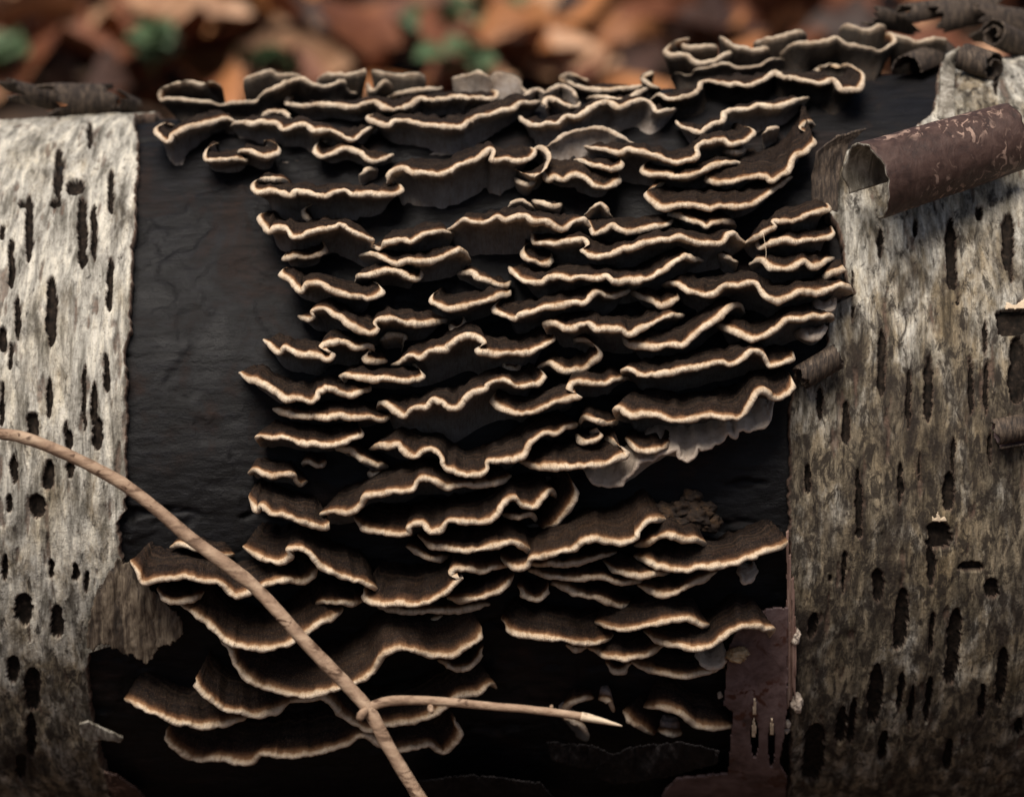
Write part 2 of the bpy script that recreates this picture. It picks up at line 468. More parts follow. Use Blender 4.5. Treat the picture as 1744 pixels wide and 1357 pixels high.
def log_end(x, sgn):
    ph = np.linspace(-math.pi, math.pi, 65)[:-1]
    rr = np.linspace(0.02, 1, 24)
    RR, PH = np.meshgrid(rr, ph, indexing='ij')
    V = cyl(np.full_like(PH, x), PH, 0)
    c = np.array([x, 0, zc_of(x)])
    V = c + (V - c) * RR[..., None]
    V[..., 0] += 0.003 * fbm(RR * 30, np.cos(PH) * 3, np.sin(PH) * 3)
    idx = np.arange(RR.size).reshape(RR.shape).T.ravel()
    make_mesh('sawn_end', V.reshape(-1, 3), idx[grid_faces(64, 24, True)], M['curl_pale'], log)
log_end(-0.899, -1); log_end(0.899, 1)

LEFT_EDGE = [(262, 140), (228, 195), (236, 260), (232, 350), (229, 420), (224, 480), (221, 560), (211, 600), (217, 700), (214, 800), (214, 870),
             (200, 892), (206, 950), (216, 1000), (226, 1060), (205, 1092), (152, 1108), (150, 1150), (155, 1210), (168, 1280), (186, 1340)]
RIGHT_EDGE = [(1606, 112), (1597, 140), (1592, 190), (1540, 230), (1440, 262), (1400, 300), (1404, 350), (1432, 400), (1440, 470), (1456, 500), (1414, 522),
              (1406, 590), (1354, 640), (1346, 700), (1344, 900), (1341, 1030), (1343, 1150), (1346, 1250), (1342, 1345)]
z3 = lambda L, x0, y0, s: [(x0 + a * s, y0 + b * s, y0 + c * s, w * s) for a, b, c, w in L]
LEN_L = z3([(227, 250, 465, 30), (347, 158, 258, 20), (427, 330, 512, 22), (115, 420, 700, 26), (318, 440, 722, 32), (292, 372, 440, 58), (362, 470, 700, 20), (92, 448, 486, 34), (214, 448, 486, 34),
            (45, 600, 800, 22), (10, 550, 612, 20), (198, 740, 1020, 32), (425, 670, 892, 22), (70, 820, 1000, 20), (40, 1000, 1110, 18), (190, 1130, 1300, 22),
            (410, 1040, 1200, 20), (325, 1080, 1350, 16), (365, 1150, 1357, 22), (125, 1270, 1400, 34), (255, 1300, 1380, 14), (8, 940, 1040, 26), (8, 1150, 1330, 18),
            (225, 112, 156, 16), (405, 95, 115, 18), (545, 140, 195, 52)], 0, 140, 500 / 1131) + \
        z3([(240, 65, 140, 22), (345, 20, 140, 30), (50, 150, 260, 24), (170, 170, 280, 30), (248, 170, 240, 24), (130, 290, 380, 40), (35, 290, 360, 18), (85, 640, 760, 44),
            (200, 680, 800, 38), (265, 530, 600, 22), (45, 860, 960, 34), (115, 900, 1060, 40), (110, 1060, 1220, 30), (75, 1200, 1300, 30), (15, 500, 600, 22), (305, 560, 640, 16), (180, 520, 590, 18)], 0, 700, 600 / 1239)
LEN_R = z3([(800, 0, 110, 26), (815, 110, 175, 14), (495, 270, 560, 30), (692, 380, 670, 32), (610, 440, 700, 20), (236, 510, 660, 24), (347, 570, 760, 26), (187, 840, 965, 24), (400, 850, 1155, 24),
            (870, 380, 640, 22), (930, 230, 395, 22), (935, 400, 640, 18), (795, 720, 880, 16), (778, 870, 1040, 34), (735, 1084, 1200, 74), (655, 780, 920, 12), (875, 1248, 1292, 70),
            (1045, 185, 300, 100), (950, 700, 850, 16), (1068, 300, 590, 54), (372, 20, 255, 14), (702, 1200, 1340, 26), (340, 1200, 1300, 16), (575, 830, 1020, 20), (1040, 0, 80, 14)], 1300, 450, 444 / 1095) + \
        z3([(865, 1000, 1345, 40), (1130, 985, 1250, 44), (540, 1050, 1200, 22), (700, 1015, 1100, 22), (1000, 945, 1020, 30), (1075, 300, 440, 26)], 1300, 0, 444 / 1205) + \
        z3([(780, 0, 50, 26), (700, 140, 330, 20), (630, 230, 270, 18), (875, 200, 380, 44), (1145, 50, 300, 34), (990, 300, 620, 54), (1145, 420, 640, 26), (1255, 400, 800, 54), (860, 680, 1000, 54),
            (990, 720, 940, 34), (1045, 780, 1000, 26), (1130, 740, 990, 30), (690, 900, 1090, 44), (745, 850, 1100, 34), (900, 1020, 1180, 44), (550, 980, 1280, 90), (1500, 600, 900, 44), (1400, 780, 970, 34),
            (1230, 1060, 1220, 36), (1450, 250, 360, 54), (545, 420, 560, 40), (1590, 950, 1050, 34)], 1200, 900, 544 / 1615)

def bark_sleeve(name, edge, lens, sgn, mat, xfar, stain_shade_fn, label):
    E = on_log(*np.array(edge, float).T)
    pe, xe = phi_of(E), E[:, 0]
    o = np.argsort(pe)
    ph = phis(880, 70)
    n = np.arange(len(ph))
    pw = np.where(ph > math.pi, ph - 2 * math.pi, ph)
    xed = np.interp(pw, pe[o], xe[o])
    W = ph * R0
    xed = xed + 0.0011 * fbm(W * 130, 0 * W + 3.3) + 0.0007 * fbm(W * 600, 0 * W + 8.8, o=3) 
    u = np.concatenate([np.linspace(0, 0.078, 200), np.linspace(0.078, abs(xfar) - 0.13, 26)[1:]])
    U, PH = np.meshgrid(u, ph, indexing='ij')
    XE = np.broadcast_to(xed, U.shape)
    X = XE + sgn * U * (1 + (abs(xfar) - np.abs(XE) - u[-1]) / u[-1] * (U / u[-1])**3)
    WW = PH * R0
    # lenticel slits
    warp = 0.0006 * fbm(X * 260, WW * 260, 1.0, 3)
    mask = np.zeros(U.shape)
    lid = np.full(U.shape, -1)
    for i, (cx, y0, y1, w) in enumerate(lens):
        lean = -0.10 if cx > 1360 and y0 > 1000 else 0.0
        xa, xb = cx - lean * (y1 - y0) / 2, cx + lean * (y1 - y0) / 2
        A, B = on_log(np.array([xa, xb]), np.array([y0, y1]))
        pa, pb = phi_of(A), phi_of(B)
        hw = w * 0.00018 * 0.80
        cen = 0.5 * (A[0] + B[0]) ; sl = (A[0] - B[0]) / max(pa - pb, 1e-4)
        pm, hh = 0.5 * (pa + pb), 0.5 * abs(pa - pb)
        q = (PH - pm) / hh
        xx = X - cen - sl * (PH - pm) + warp
        prof = np.sqrt(np.clip(1 - np.abs(q)**(2.2 + (i * 7 % 5) * 0.5), 0, 1)) * (0.92 + 0.14 * noise(WW * 260, 0 * WW + i * 3.1) + 0.16 * noise(WW * 1100, np.sign(xx) + i * 5.7))
        s = (hw * prof - np.abs(xx)) / 0.00025
        s = np.where(np.abs(q) < 1, s, -9)
        hit = (s > mask) | ((s > 0) & (lid < 0))
        lid = np.where((s > 0.25) & hit, i, lid)
        mask = np.maximum(mask, np.clip(s, 0, 6))
    # small dark flecks and cracks (not counted)
    fine = np.clip((fbm(X * 420, WW * 75, 5.5, 3) - 0.36) * 7, 0, 1)
    d = 0.00045 * fbm(X * 90, WW * 30) + 0.00030 * fbm(X * 420, WW * 120, 3., 3) - 0.0007 * fine
    plate = np.clip((fbm(X * 70, WW * 26, 12.) - 0.02) * 9, 0, 1)
    d = d + 0.00055 * plate
    d = d - np.clip(mask / 4, 0, 1) * 0.0024
    near = np.clip(1 - np.abs(mask - 0.0) / 2.5, 0, 1) * 0
    edgef = np.clip(1 - U / 0.0006, 0, 1)
    edgef = np.maximum(edgef, np.clip(mask / 1.2, 0, 1) * 0.8)
    edgef = np.maximum(edgef, fine * 0.75)
    # the free edge of the sheet lifts a little, then drops to the wood
    d = d + 0.0011 * np.exp(-U / 0.004) * (0.4 + noise(WW * 60, 0 * WW + 2))
    V = cyl(X, PH, d)
    low = cyl(X[0], ph, -0.0046)
    wall = np.stack([0.5 * (V[0] + low) - np.array([sgn * 0.0003, 0, 0]), low])[::-1]
    V = np.concatenate([wall, V], 0)
    nu = V.shape[0]
    pad = lambda a, v: np.concatenate([np.full((2, a.shape[1]), v), a], 0)
    edgef, lid = pad(edgef, 0.9), pad(lid, -1)
    Xp = np.concatenate([X[:1], X[:1], X], 0); Wp = np.concatenate([WW[:1] , WW[:1] + .001, WW], 0)
    st = stain_shade_fn(Xp, Wp)
    F = grid_faces(nu, len(ph))
    # close the ring
    last = np.arange(nu - 1) * len(ph) + len(ph) - 1
    first = np.arange(nu - 1) * len(ph)
    F = np.concatenate([F, np.stack([last, last + len(ph), first + len(ph), first], 1)])
    if sgn < 0: F = F[:, ::-1]
    VV, uv = V.reshape(-1, 3), np.stack([Xp, Wp], -1).reshape(-1, 2)
    ea, sa, fl = edgef.ravel(), st.ravel(), lid.ravel()
    fid = np.where((fl[F] >= 0).all(1), fl[F].max(1), -1)
    v, f, e, s, u_ = sub_mesh(VV, F, fid < 0, ea, sa, uv)
    b = make_mesh(name, v, f, mat, log, attrs={'edge': e, 'stain_shade': s}, uv=u_)
    b['label'] = label
    for i in range(len(lens)):
        k = fid == i
        if k.sum() > 3:
            v, f = sub_mesh(VV, F, k)
            make_mesh('lenticel', v, f, M['slit'], b)
    return b

def stain_shade_left(X, W):
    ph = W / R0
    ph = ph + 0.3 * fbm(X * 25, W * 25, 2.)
    return np.clip((0.20 - ph) * 1.1, -0.12, 0.55) + 0 * X  # olive stain grows downward and also paints in shade of the underside
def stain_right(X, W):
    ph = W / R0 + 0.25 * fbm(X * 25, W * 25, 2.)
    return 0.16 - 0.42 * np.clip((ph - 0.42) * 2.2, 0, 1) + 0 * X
bark_l = bark_sleeve('bark_sleeve', LEFT_EDGE, LEN_L, -1, M['bark_left'], -0.9, stain_shade_left, 'pale cream birch bark with black slits')
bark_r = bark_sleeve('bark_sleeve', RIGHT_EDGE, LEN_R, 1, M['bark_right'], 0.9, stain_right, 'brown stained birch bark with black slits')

def solidify(o, th, mo=0):
    m = o.modifiers.new('thickness', 'SOLIDIFY')
    m.thickness = th
    m.offset = 0
    m.material_offset = mo
    m.material_offset_rim = mo
    return o

def roll(name, A, B, r0, a0, a1, grow, mats, parent, th=0.0006, seed=0, na=70, nl=50, ragged=0.004, cone=0.0, squash=1.0, up=(0, 0, 1)):
    """a curled sheet: axis A to B, angle a0 to a1 (0 = towards the camera, 90 = up), radius growing by `grow` per turn"""
    A, B = np.array(A, float), np.array(B, float)
    ax = B - A
    L = np.linalg.norm(ax); ax /= L
    f = np.array([0, -1.0, 0]); f -= ax * f.dot(ax); f /= np.linalg.norm(f)
    g = np.cross(ax, f); g = g if g.dot(np.array(up)) > 0 else -g
    a = np.radians(np.linspace(a0, a1, na)); l = np.linspace(0, 1, nl)
    AA, LL = np.meshgrid(a, l, indexing='ij')
    e0 = ragged * fbm(AA[:, 0] * 2 + seed, 0 * a + 1.7, o=4); e1 = ragged * fbm(AA[:, 0] * 2 + seed, 0 * a + 9.7, o=4)
    T = LL * L + e0[:, None] * (1 - LL) + e1[:, None] * LL
    r = r0 + grow * (AA - a[0]) / (2 * math.pi) + 0.03 * r0 * fbm(AA * 1.3 + seed, LL * 3, seed, 3) + 0.012 * r0 * fbm(AA * 6 + seed, LL * 14, seed + .5, 3)
    r = r * (1 + cone * (LL - 0.5))
    # ragged free end
    fe = 0.10 * fbm(LL[0] * 7 + seed, 0 * l + 4.4, o=4)
    AAe = AA + np.clip((np.arange(na)[:, None] / (na - 1) - 0.8) / 0.2, 0, 1) * fe[None] * 1.5
    V = A + ax * T[..., None] + f * (np.cos(AAe) * r)[..., None] + g * (np.sin(AAe) * r * squash)[..., None]
    o = make_mesh(name, V.reshape(-1, 3), grid_faces(na, nl), mats, parent)
    return solidify(o, th, 1 if len(mats) > 1 else 0)

# the big brown roll of peeled bark on the right
pA = on_log(1478, 312, 0, 0.030); pB = on_log(1722, 236, 0, 0.020)
ob = roll('bark_curl', pA, pB, 0.0118, 205, -72, 0.0015, [M['inner_bark'], M['curl_pale']], log, 0.0009, 3, 90, 70, 0.0022, -0.12)
ob['label'] = 'large brown roll of peeled bark'
# the flap that leads up into it
def flap(name, pts, offs, mats, parent, th=0.0007, seed=0, label=None):
    """a sheet through rows of photo pixels, each with a clearance from the log"""
    rows = []
    for (row, of) in zip(pts, offs):
        c, _ = catmull(np.array(row, float), 3)
        u = np.linspace(0, len(c) - 1, 40)
        c = np.stack([np.interp(u, np.arange(len(c)), c[:, k]) for k in (0, 1)], 1)
        rows.append(on_log(c[:, 0], c[:, 1], 0, of))
    rows = np.array(rows)
    n = 24
    q = np.linspace(0, len(rows) - 1, n)
    V = np.stack([[np.interp(q, np.arange(len(rows)), rows[:, j, k]) for k in range(3)] for j in range(40)], 0).transpose(2, 0, 1)
    V = V + 0.0005 * np.stack([fbm(V[..., 0] * 300, V[..., 2] * 300, seed + k) for k in range(3)], -1)
    o = make_mesh(name, V.reshape(-1, 3), grid_faces(n, 40), mats, parent)
    if label: o['label'] = label
    return solidify(o, th, 1 if len(mats) > 1 else 0)
flap('bark_flap', [[(1384, 350), (1400, 362), (1425, 366)], [(1382, 300), (1402, 300), (1430, 296)], [(1392, 258), (1415, 252), (1445, 246)], [(1425, 232), (1448, 226), (1478, 218)]],
     [0.001, 0.010, 0.020, 0.026], [M['curl_dark']], log, 0.0008, 5)

# scrolls along the torn top edge on the right, and small rolls lower down
def scroll(px, py, fw, px2, py2, fw2, r, a0, a1, grow, mats, seed, label, th=0.0006):
    o = roll('bark_scroll', on_log(px, py, 0, fw), on_log(px2, py2, 0, fw2), r, a0, a1, grow, mats, log, th, seed, 90, 26, 0.002)
    o['label'] = label
scroll(1640, 100, 0.034, 1692, 116, 0.016, 0.0022, 20, 620, 0.0021, [M['curl_dark'], M['curl_dark']], 11, 'tight spiral scroll of bark at the torn top edge')
scroll(1690, 58, 0.014, 1760, 90, -0.004, 0.0020, 0, 560, 0.0022, [M['curl_dark'], M['curl_dark']], 13, 'second spiral scroll of bark at the torn top edge')
flap('bark_tongue', [[(1596, 200), (1612, 205), (1626, 206)], [(1600, 160), (1612, 160), (1624, 160)], [(1603, 118), (1613, 112), (1626, 106)], [(1612, 92), (1622, 86), (1634, 80)]], [0.001, 0.010, 0.022, 0.032], [M['curl_pale']], log, 0.0008, 6)
scroll(1362, 642, 0.007, 1424, 606, 0.006, 0.0026, -60, 400, 0.0014, [M['curl_dark'], M['curl_dark']], 17, 'small rolled bark curl beside the bracket tips')
scroll(1694, 738, 0.006, 1760, 726, 0.006, 0.0034, -60, 300, 0.0014, [M['strip'], M['curl_dark']], 19, 'small brown bark curl over a black hole')
for i, (a, b, c, d, r, s) in enumerate([(1540, 32, 1622, 20, 0.005, 1), (1588, 40, 1690, 18, 0.006, 2), (1648, 40, 1744, 52, 0.007, 3), (1476, 26, 1550, 44, 0.004, 4)]):
    o = roll('torn_bark_flake', on_log(a, b, 0, -0.012), on_log(c, d, 0, -0.030), r, 200 - 30 * s, 20 - 25 * s, 0.002, [M['curl_dark']], log, 0.0008, 20 + s, 40, 40, 0.010)
for i, (a, b, c, d, r, s) in enumerate([(18, 160, 92, 178, 0.0052, 1), (88, 176, 190, 178, 0.0070, 2), (196, 172, 226, 186, 0.0038, 3)]):
    o = roll('torn_bark_flake', on_log(a, b, 0, 0.002), on_log(c, d, 0, -0.012), r, 230 - 40 * s, 10 - 25 * s, 0.003, [M['curl_dark']], log, 0.0008, 40 + s, 50, 36, 0.008)
scroll(1545, 122, 0.000, 1606, 96, -0.012, 0.0050, 10, 190, 0.001, [M['inner_bark'], M['curl_dark']], 51, 'reddish bark shard beside the spiral scroll')

def in_poly(X, Y, P):
    P = np.array(P, float)
    c = np.zeros(X.shape, bool)
    for (x0, y0), (x1, y1) in zip(P, np.roll(P, -1, 0)):
        k = ((y0 > Y) != (y1 > Y)) & (X < (x1 - x0) * (Y - y0) / (y1 - y0 + 1e-9) + x0)
        c ^= k
    return c

def sheet(name, poly, fwd, mats, parent, step=2.0, holes=(), jag=3.0, th=0.0008, seed=0, wav=0.0006, label=None):
    """a thin sheet lying over the log, outline in photo pixels with ragged edges"""
    P = np.array(poly, float)
    x = np.arange(P[:, 0].min() - 6, P[:, 0].max() + 6, step); y = np.arange(P[:, 1].min() - 6, P[:, 1].max() + 6, step)
    X, Y = np.meshgrid(x, y, indexing='ij')
    Xw, Yw = X + jag * fbm(X / 14, Y / 40, seed, 4), Y + jag * fbm(X / 8, Y / 30, seed + 5, 4)
    ins = in_poly(Xw, Yw, P)
    for h in holes: ins &= ~in_poly(X + 1.2 * fbm(X / 6, Y / 6, seed + 2, 3), Y, h)
    V = on_log(X, Y, 0, fwd(X, Y) + wav * fbm(X / 30, Y / 60, seed + 9))
    F = grid_faces(len(x), len(y))
    k = ins.ravel()[F].all(1)
    v, f = sub_mesh(V.reshape(-1, 3), F, k)
    o = make_mesh(name, v, f, mats, parent)
    if label: o['label'] = label
    return solidify(o, th, 0)

ell = lambda cx, cy, rx, ry: [(cx + rx * math.cos(t), cy + ry * math.sin(t)) for t in np.linspace(0, 6.28, 20)[:-1]]
sheet('bark_strip', [(1240, 1100), (1262, 1060), (1306, 1034), (1342, 1032), (1343, 1120), (1342, 1200), (1336, 1255), (1330, 1300), (1340, 1320), (1338, 1380), (1118, 1380), (1130, 1345), (1150, 1325), (1200, 1318), (1238, 1314), (1243, 1280), (1248, 1212), (1232, 1200), (1236, 1130)],
      lambda X, Y: 0.0045 + 0.006 * np.clip((Y - 1150) / 200, 0, 1), [M['strip']], log, 2.0, [ell(1285, 1256, 5.5, 32), ell(1314, 1268, 5, 36)], 2.5, 0.0009, 3, 0.0006, 'purple brown strip of bark with two slits')
for cx, cy, s in ((1286, 1200, 1), (1283, 1238, 2), (1314, 1234, 3)):
    sheet('torn_fibre', [(cx - 4, cy + 16), (cx - 3, cy - 4), (cx, cy - 18), (cx + 4, cy - 2), (cx + 4, cy + 16)], lambda X, Y: 0.0085 + 0 * X, [M['splinter']], log, 1.5, (), 2, 0.0008, s)
# layered edge of the bark beside the strip
for k, (dx, f) in enumerate([(1341, 0.0030), (1345, 0.0022), (1350, 0.0032)]):
    sheet('bark_layer', [(dx - 3.2, 905 + 40 * k), (dx + 2.6, 900 + 40 * k), (dx + 4, 1040), (dx + 7, 1080), (dx + 5, 1200), (dx - 1, 1208 - 20 * k), (dx - 2, 1060)], lambda X, Y, f=f: f + 0 * X, [M['layer_edge']], log, 1.4, (), 1.2, 0.0012, 8 + k, 0.0003)
# frayed flap at the left edge
sheet('frayed_flap', [(196, 948), (232, 962), (262, 1000), (300, 1040), (312, 1078), (292, 1098), (268, 1100), (252, 1128), (226, 1116), (206, 1108), (176, 1098), (146, 1106), (150, 1060), (170, 1000)],
      lambda X, Y: 0.003 + 0.004 * np.clip((Y - 960) / 140, 0, 1), [M['frayed']], log, 1.5, (), 9, 0.0012, 4, 0.0016, 'frayed brown grey flap of torn bark')
for i, (poly, s) in enumerate([([(134, 1232), (150, 1226), (170, 1236), (212, 1254), (206, 1262), (176, 1258), (150, 1262), (138, 1252)], 1), ([(176, 1312), (200, 1318), (232, 1340), (256, 1365), (200, 1372), (184, 1340)], 2)]):
    sheet('bark_shard', poly, lambda X, Y: 0.006 + 0 * X, [M['curl_pale'] if s == 1 else M['inner_bark']], log, 1.2, (), 1.2, 0.001, 60 + s, 0.002)
sheet('torn_fibre', [(1586, 888), (1587, 876), (1593, 882), (1598, 869), (1603, 881), (1608, 877), (1612, 888)], lambda X, Y: 0.001 + 0 * X, [M['splinter']], log, 1.5, (), 1.5, 0.0008, 71)
sheet('torn_fibre', [(1712, 528), (1714, 514), (1728, 520), (1746, 508), (1760, 512), (1760, 526)], lambda X, Y: 0.001 + 0 * X, [M['splinter']], log, 1.5, (), 2, 0.0008, 72)

# ------------------------------------------------------------------ the bracket fungi
REG = {'A': (200, 100, 500 / 1744), 'B': (600, 100, 500 / 1744), 'C': (1050, 20, 500 / 1744), 'D': (1000, 200, 500 / 1744), 'E': (400, 340, 500 / 1744),
       'F': (700, 340, 500 / 1744), 'G': (1000, 400, 500 / 1744), 'H': (400, 560, 500 / 1744), 'I': (800, 560, 600 / 1744), 'J': (400, 760, 600 / 1744),
       'K': (800, 820, 600 / 1744), 'L': (200, 900, 600 / 1744), 'M': (200, 1040, 700 / 1744), 'N': (800, 1040, 600 / 1744), 'R': (1300, 0, 444 / 1205), 'P': (0, 0, 1)}

def trace(s):
    """'A 1 2 3 4 B 5 6' -> photo pixels; letters name the tracing sheet the numbers were read from"""
    out, reg, buf = [], None, []
    for w in s.split():
        if w in REG: reg = REG[w]
        else:
            buf.append(float(w))
            if len(buf) == 2:
                out.append((reg[0] + buf[0] * reg[2], reg[1] + buf[1] * reg[2])); buf = []
    return np.array(out)

VT = np.array([0.0, 0.03, 0.07, 0.12, 0.18, 0.26, 0.35, 0.45, 0.56, 0.68, 0.80, 0.91, 1.0])
VB = np.array([0.0, 0.06, 0.14, 0.25, 0.40, 0.58, 0.78, 1.0])
RA = np.radians(np.array([-90, -66, -42, -18, 6, 30, 52, 72, 90]))
NB = [0]

def bracket(label, tr, up=None, down=None, F=None, dx=0.0, mat='fungus', r=0.00093, rough=1.0, squeeze=0.82):
    NB[0] += 1
    if mat == 'fungus' and trace(tr)[:, 1].mean() < 165: mat = 'fungus_shaded'  # crest brackets get the copy with underside shade in its colour
    seed = NB[0] * 3.17
    c, s = catmull(trace(tr), 2.2)
    L = s[-1]
    wdt = np.ptp(c[:, 0])
    my = c[:, 1].mean()
    if up is None: up = 15 + 0.042 * my
    if down is None: down = float(np.clip(58 - 0.045 * my, 8, 60))
    if F is None: F = float(np.clip(0.007 + wdt * 0.00005, 0.008, 0.022))
    c = gsm(c, 1.0)
    t = s / L
    n = len(c)
    # fine irregularity of the rim
    c[:, 1] += rough * (1.5 * noise(s / 17 + seed, 0 * s) + 0.9 * noise(s / 7.5 + seed, 0 * s + 3) + 0.45 * noise(s / 3.7, 0 * s + seed))
    c[:, 0] += rough * 0.8 * noise(s / 8.0 + seed, 0 * s + 7)
    e0 = min(0.22 * L, 34.0)
    env = np.clip(np.minimum(s, L - s) / e0, 0, 1)
    env = np.sqrt(1 - (1 - env)**2)                       # rounded ends
    bow = 0.55 + 0.45 * np.sin(math.pi * np.clip(t, 0, 1))
    fw = F * env * bow + 0.0011 * noise(s / 38 + seed, 0 * s + 1) * env + 0.0007 * noise(s / 15 + seed, 0 * s + 5) * env - 0.0004
    rim = on_log(c[:, 0], c[:, 1], 0, fw)
    sg = np.clip(26.0, 3, 0.11 * L) / 2.2
    cs = gsm(c, sg)
    fs = gsm(fw[:, None], sg)[:, 0]
    rimS = on_log(cs[:, 0], cs[:, 1], 0, fs)
    xm = 0.5 * (cs[:, 0].max() + cs[:, 0].min())
    rx = xm + (cs[:, 0] - xm) * squeeze + dx
    ku = (0.25 + 0.75 * env)
    root = to_surface(on_log(rx, cs[:, 1] - up * ku), -0.0045)
    rotb = to_surface(on_log(rx, cs[:, 1] + down * ku), -0.0042)
    # frame at the rim
    o = rimS - 0.5 * (root + rotb)
    o[:, 0] *= 0.5
    o /= np.linalg.norm(o, axis=1, keepdims=True) + 1e-9
    T = np.gradient(rim, axis=0)
    T = gsm(T, 2.0)
    T /= np.linalg.norm(T, axis=1, keepdims=True) + 1e-9
    T[:, 0] = np.maximum(T[:, 0], 0.30)
    nn = np.cross(o, T)
    nn /= np.linalg.norm(nn, axis=1, keepdims=True) + 1e-9
    rr = r * (0.45 + 0.55 * env) * (1 + 0.24 * noise(s / 26 + seed, 0 * s + 12) + 0.16 * noise(s / 9 + seed, 0 * s + 11) + 0.10 * noise(s / 4.2 + seed, 0 * s + 13))
    C_ = rim[:, None, :]
    ring = C_ + rr[:, None, None] * (np.cos(RA)[None, :, None] * o[:, None] + np.sin(RA)[None, :, None] * nn[:, None])
    dring = (RA * r * 1000)[None, :].repeat(n, 0)
    # upper surface: ripples of the rim die out towards the wood
    def surf(start, target, vs_, side):
        v = vs_[None, 1:, None]
        s0 = start[:, None]
        base = rimS[:, None] * (1 - v) + target[:, None] * v
        off = (s0 - rimS[:, None])
        if side < 0:                                      # thin sheet first, then down along the wood
            ctrl = (rimS * 0.38 + root * 0.62)[:, None] - np.array([0, 0, 0.0022])
            base = rimS[:, None] * (1 - v)**2 + 2 * ctrl * v * (1 - v) + target[:, None] * v**2
        P = base + off * (1 - v)**(1.7 if side > 0 else 1.5)
        ln = np.linalg.norm(target - rim, axis=1)
        dist = ln[:, None] * vs_[None, 1:] * 1000
        if side > 0:
            P[..., 2] += (0.07 * ln[:, None] * np.sin(math.pi * vs_[None, 1:]) * env[:, None])
            rid = 0.00026 * np.sin(dist / 2.6 * 6.28 + 1.6 * noise(s / 40 + seed, 0 * s)[:, None]) * np.clip(dist / 2.5, 0, 1)
            ru = (0.0008 * noise((s / 15)[:, None] + seed, dist / 9 + seed) + 0.00016 * noise((s / 6)[:, None] + seed, dist / 7 + seed)) * np.clip(dist / 4, 0, 1) * env[:, None]
            P[..., 2] += rid + ru
        else:
            P[..., 2] += 0.0006 * noise((s / 20)[:, None] + seed, dist / 5 + seed + 4) * np.clip(dist / 4, 0, 1)
        return P, dist
    pt, dt = surf(ring[:, -1], root, VT, 1)
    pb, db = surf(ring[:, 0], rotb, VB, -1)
    V = np.concatenate([pb[:, ::-1], ring, pt], 1)
    D_ = np.concatenate([-(db[:, ::-1] + r * 1570), dring, dt + r * 1570], 1)
    m = V.shape[1]
    # normals of the whole skin, so the parts meet without a seam
    du = np.gradient(V, axis=0); dv = np.gradient(V, axis=1)
    N = np.cross(dv, du); N /= np.linalg.norm(N, axis=2, keepdims=True) + 1e-12
    ctr = 0.5 * (root[n // 2] + rotb[n // 2])
    N = -N if (N[:, m - 3].mean(0)[2] < 0) else N
    Fc = grid_faces(n, m)
    e1 = V[Fc[0] // m, Fc[0] % m]
    fn = np.cross(dv[n // 2, m - 4], du[n // 2, m - 4])
    j = np.tile(np.arange(m - 1), n - 1)
    # face winding to agree with N
    q = (n // 2) * (m - 1) + m - 4
    p = V.reshape(-1, 3)[Fc[q]]
    if np.cross(p[1] - p[0], p[2] - p[0]).dot(N[n // 2, m - 4]) < 0: Fc = Fc[:, ::-1]
    VV, NN, DD = V.reshape(-1, 3), N.reshape(-1, 3), D_.ravel()
    AL = np.repeat(s * 0.18, m)
    nb, nr = len(VB) - 1, len(RA)
    loc = root[n // 2]
    th = tag(empty('bracket_fungus', loc), label, 'bracket fungus', 'bracket fungi in tiers on the log')
    VV = VV - loc
    for nm, k in (('pore_surface', j < nb), ('rim', (j >= nb) & (j < nb + nr)), ('cap', j >= nb + nr)):
        v, f, nm_, dd, al = sub_mesh(VV, Fc, k, NN, DD, AL)
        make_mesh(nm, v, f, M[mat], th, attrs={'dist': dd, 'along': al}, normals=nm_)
    return th

b = bracket
PALE, BR = 'fungus_pale', 'fungus_brown'
# --- topmost cluster, left half
b('long topmost bracket with frilled white end overhanging the pale bark edge', 'A 620 185 570 150 520 163 440 146 330 160 270 180 252 215 262 250 300 242 400 246 500 262 600 276 720 272 820 258 850 220 950 170 1040 135 1100 120 1150 150 1240 170 1310 145 1350 142 1348 182 1390 210 1425 198', 14, 34, .020)
b('raised hump of bracket rim behind the long topmost bracket', 'A 755 195 760 130 800 110 910 76 960 105 1050 100 1115 128', 6, 26, .006)
b('low back bracket with crinkled loop above the second long bracket', 'A 1190 125 1250 97 1320 102 1390 96 1470 77 1465 120 1435 178 1405 208', 8, 26, .008)
b('tiny curled loop of bracket between two topmost rims', 'A 1490 150 1508 196 1550 172 1590 142 1625 162 1618 195', 8, 14, .010)
b('thin dark rimmed bracket lying flat at the back of the log top', 'B 120 80 200 95 280 110 350 100 410 94 436 126', 6, 16, .003)
b('second long topmost bracket with rounded left curl and square white tip', 'A 1100 214 1035 218 1004 254 1035 280 1150 280 1280 276 1400 292 1450 275 B 126 256 150 268 200 295 280 302 350 275 400 240 470 250 560 240 630 228 700 240 780 240 850 236 863 200 835 192', 16, 34, .022)
b('narrow inner rim lying on top of the second long bracket', 'B 215 236 280 215 350 195 440 185 535 176', 10, 10, .014)
b('rounded lobe with cream rim curling round a mossy centre', 'B 600 120 680 101 740 90 800 110 822 150 806 186 760 196', 4, 30, .008, 0, PALE)
b('smooth lilac grey rounded lobe on the crest of the log', 'B 815 120 870 95 940 100 990 140 1020 190 1046 218', 4, 34, .004, 0, PALE)
b('small white knobbly lobe on the crest of the log', 'B 1010 232 1060 200 1110 190 1150 215', 6, 24, .006, 0, PALE)
b('small white arched lobe on the crest of the log', 'B 1136 222 1200 180 1260 170 1310 195 1338 244', 6, 24, .008, 0, PALE)
b('small white cupped lobe just below the crest', 'B 1175 306 1140 270 1160 240 1210 250 1250 272 1335 284 1350 262', 14, 16, .012)
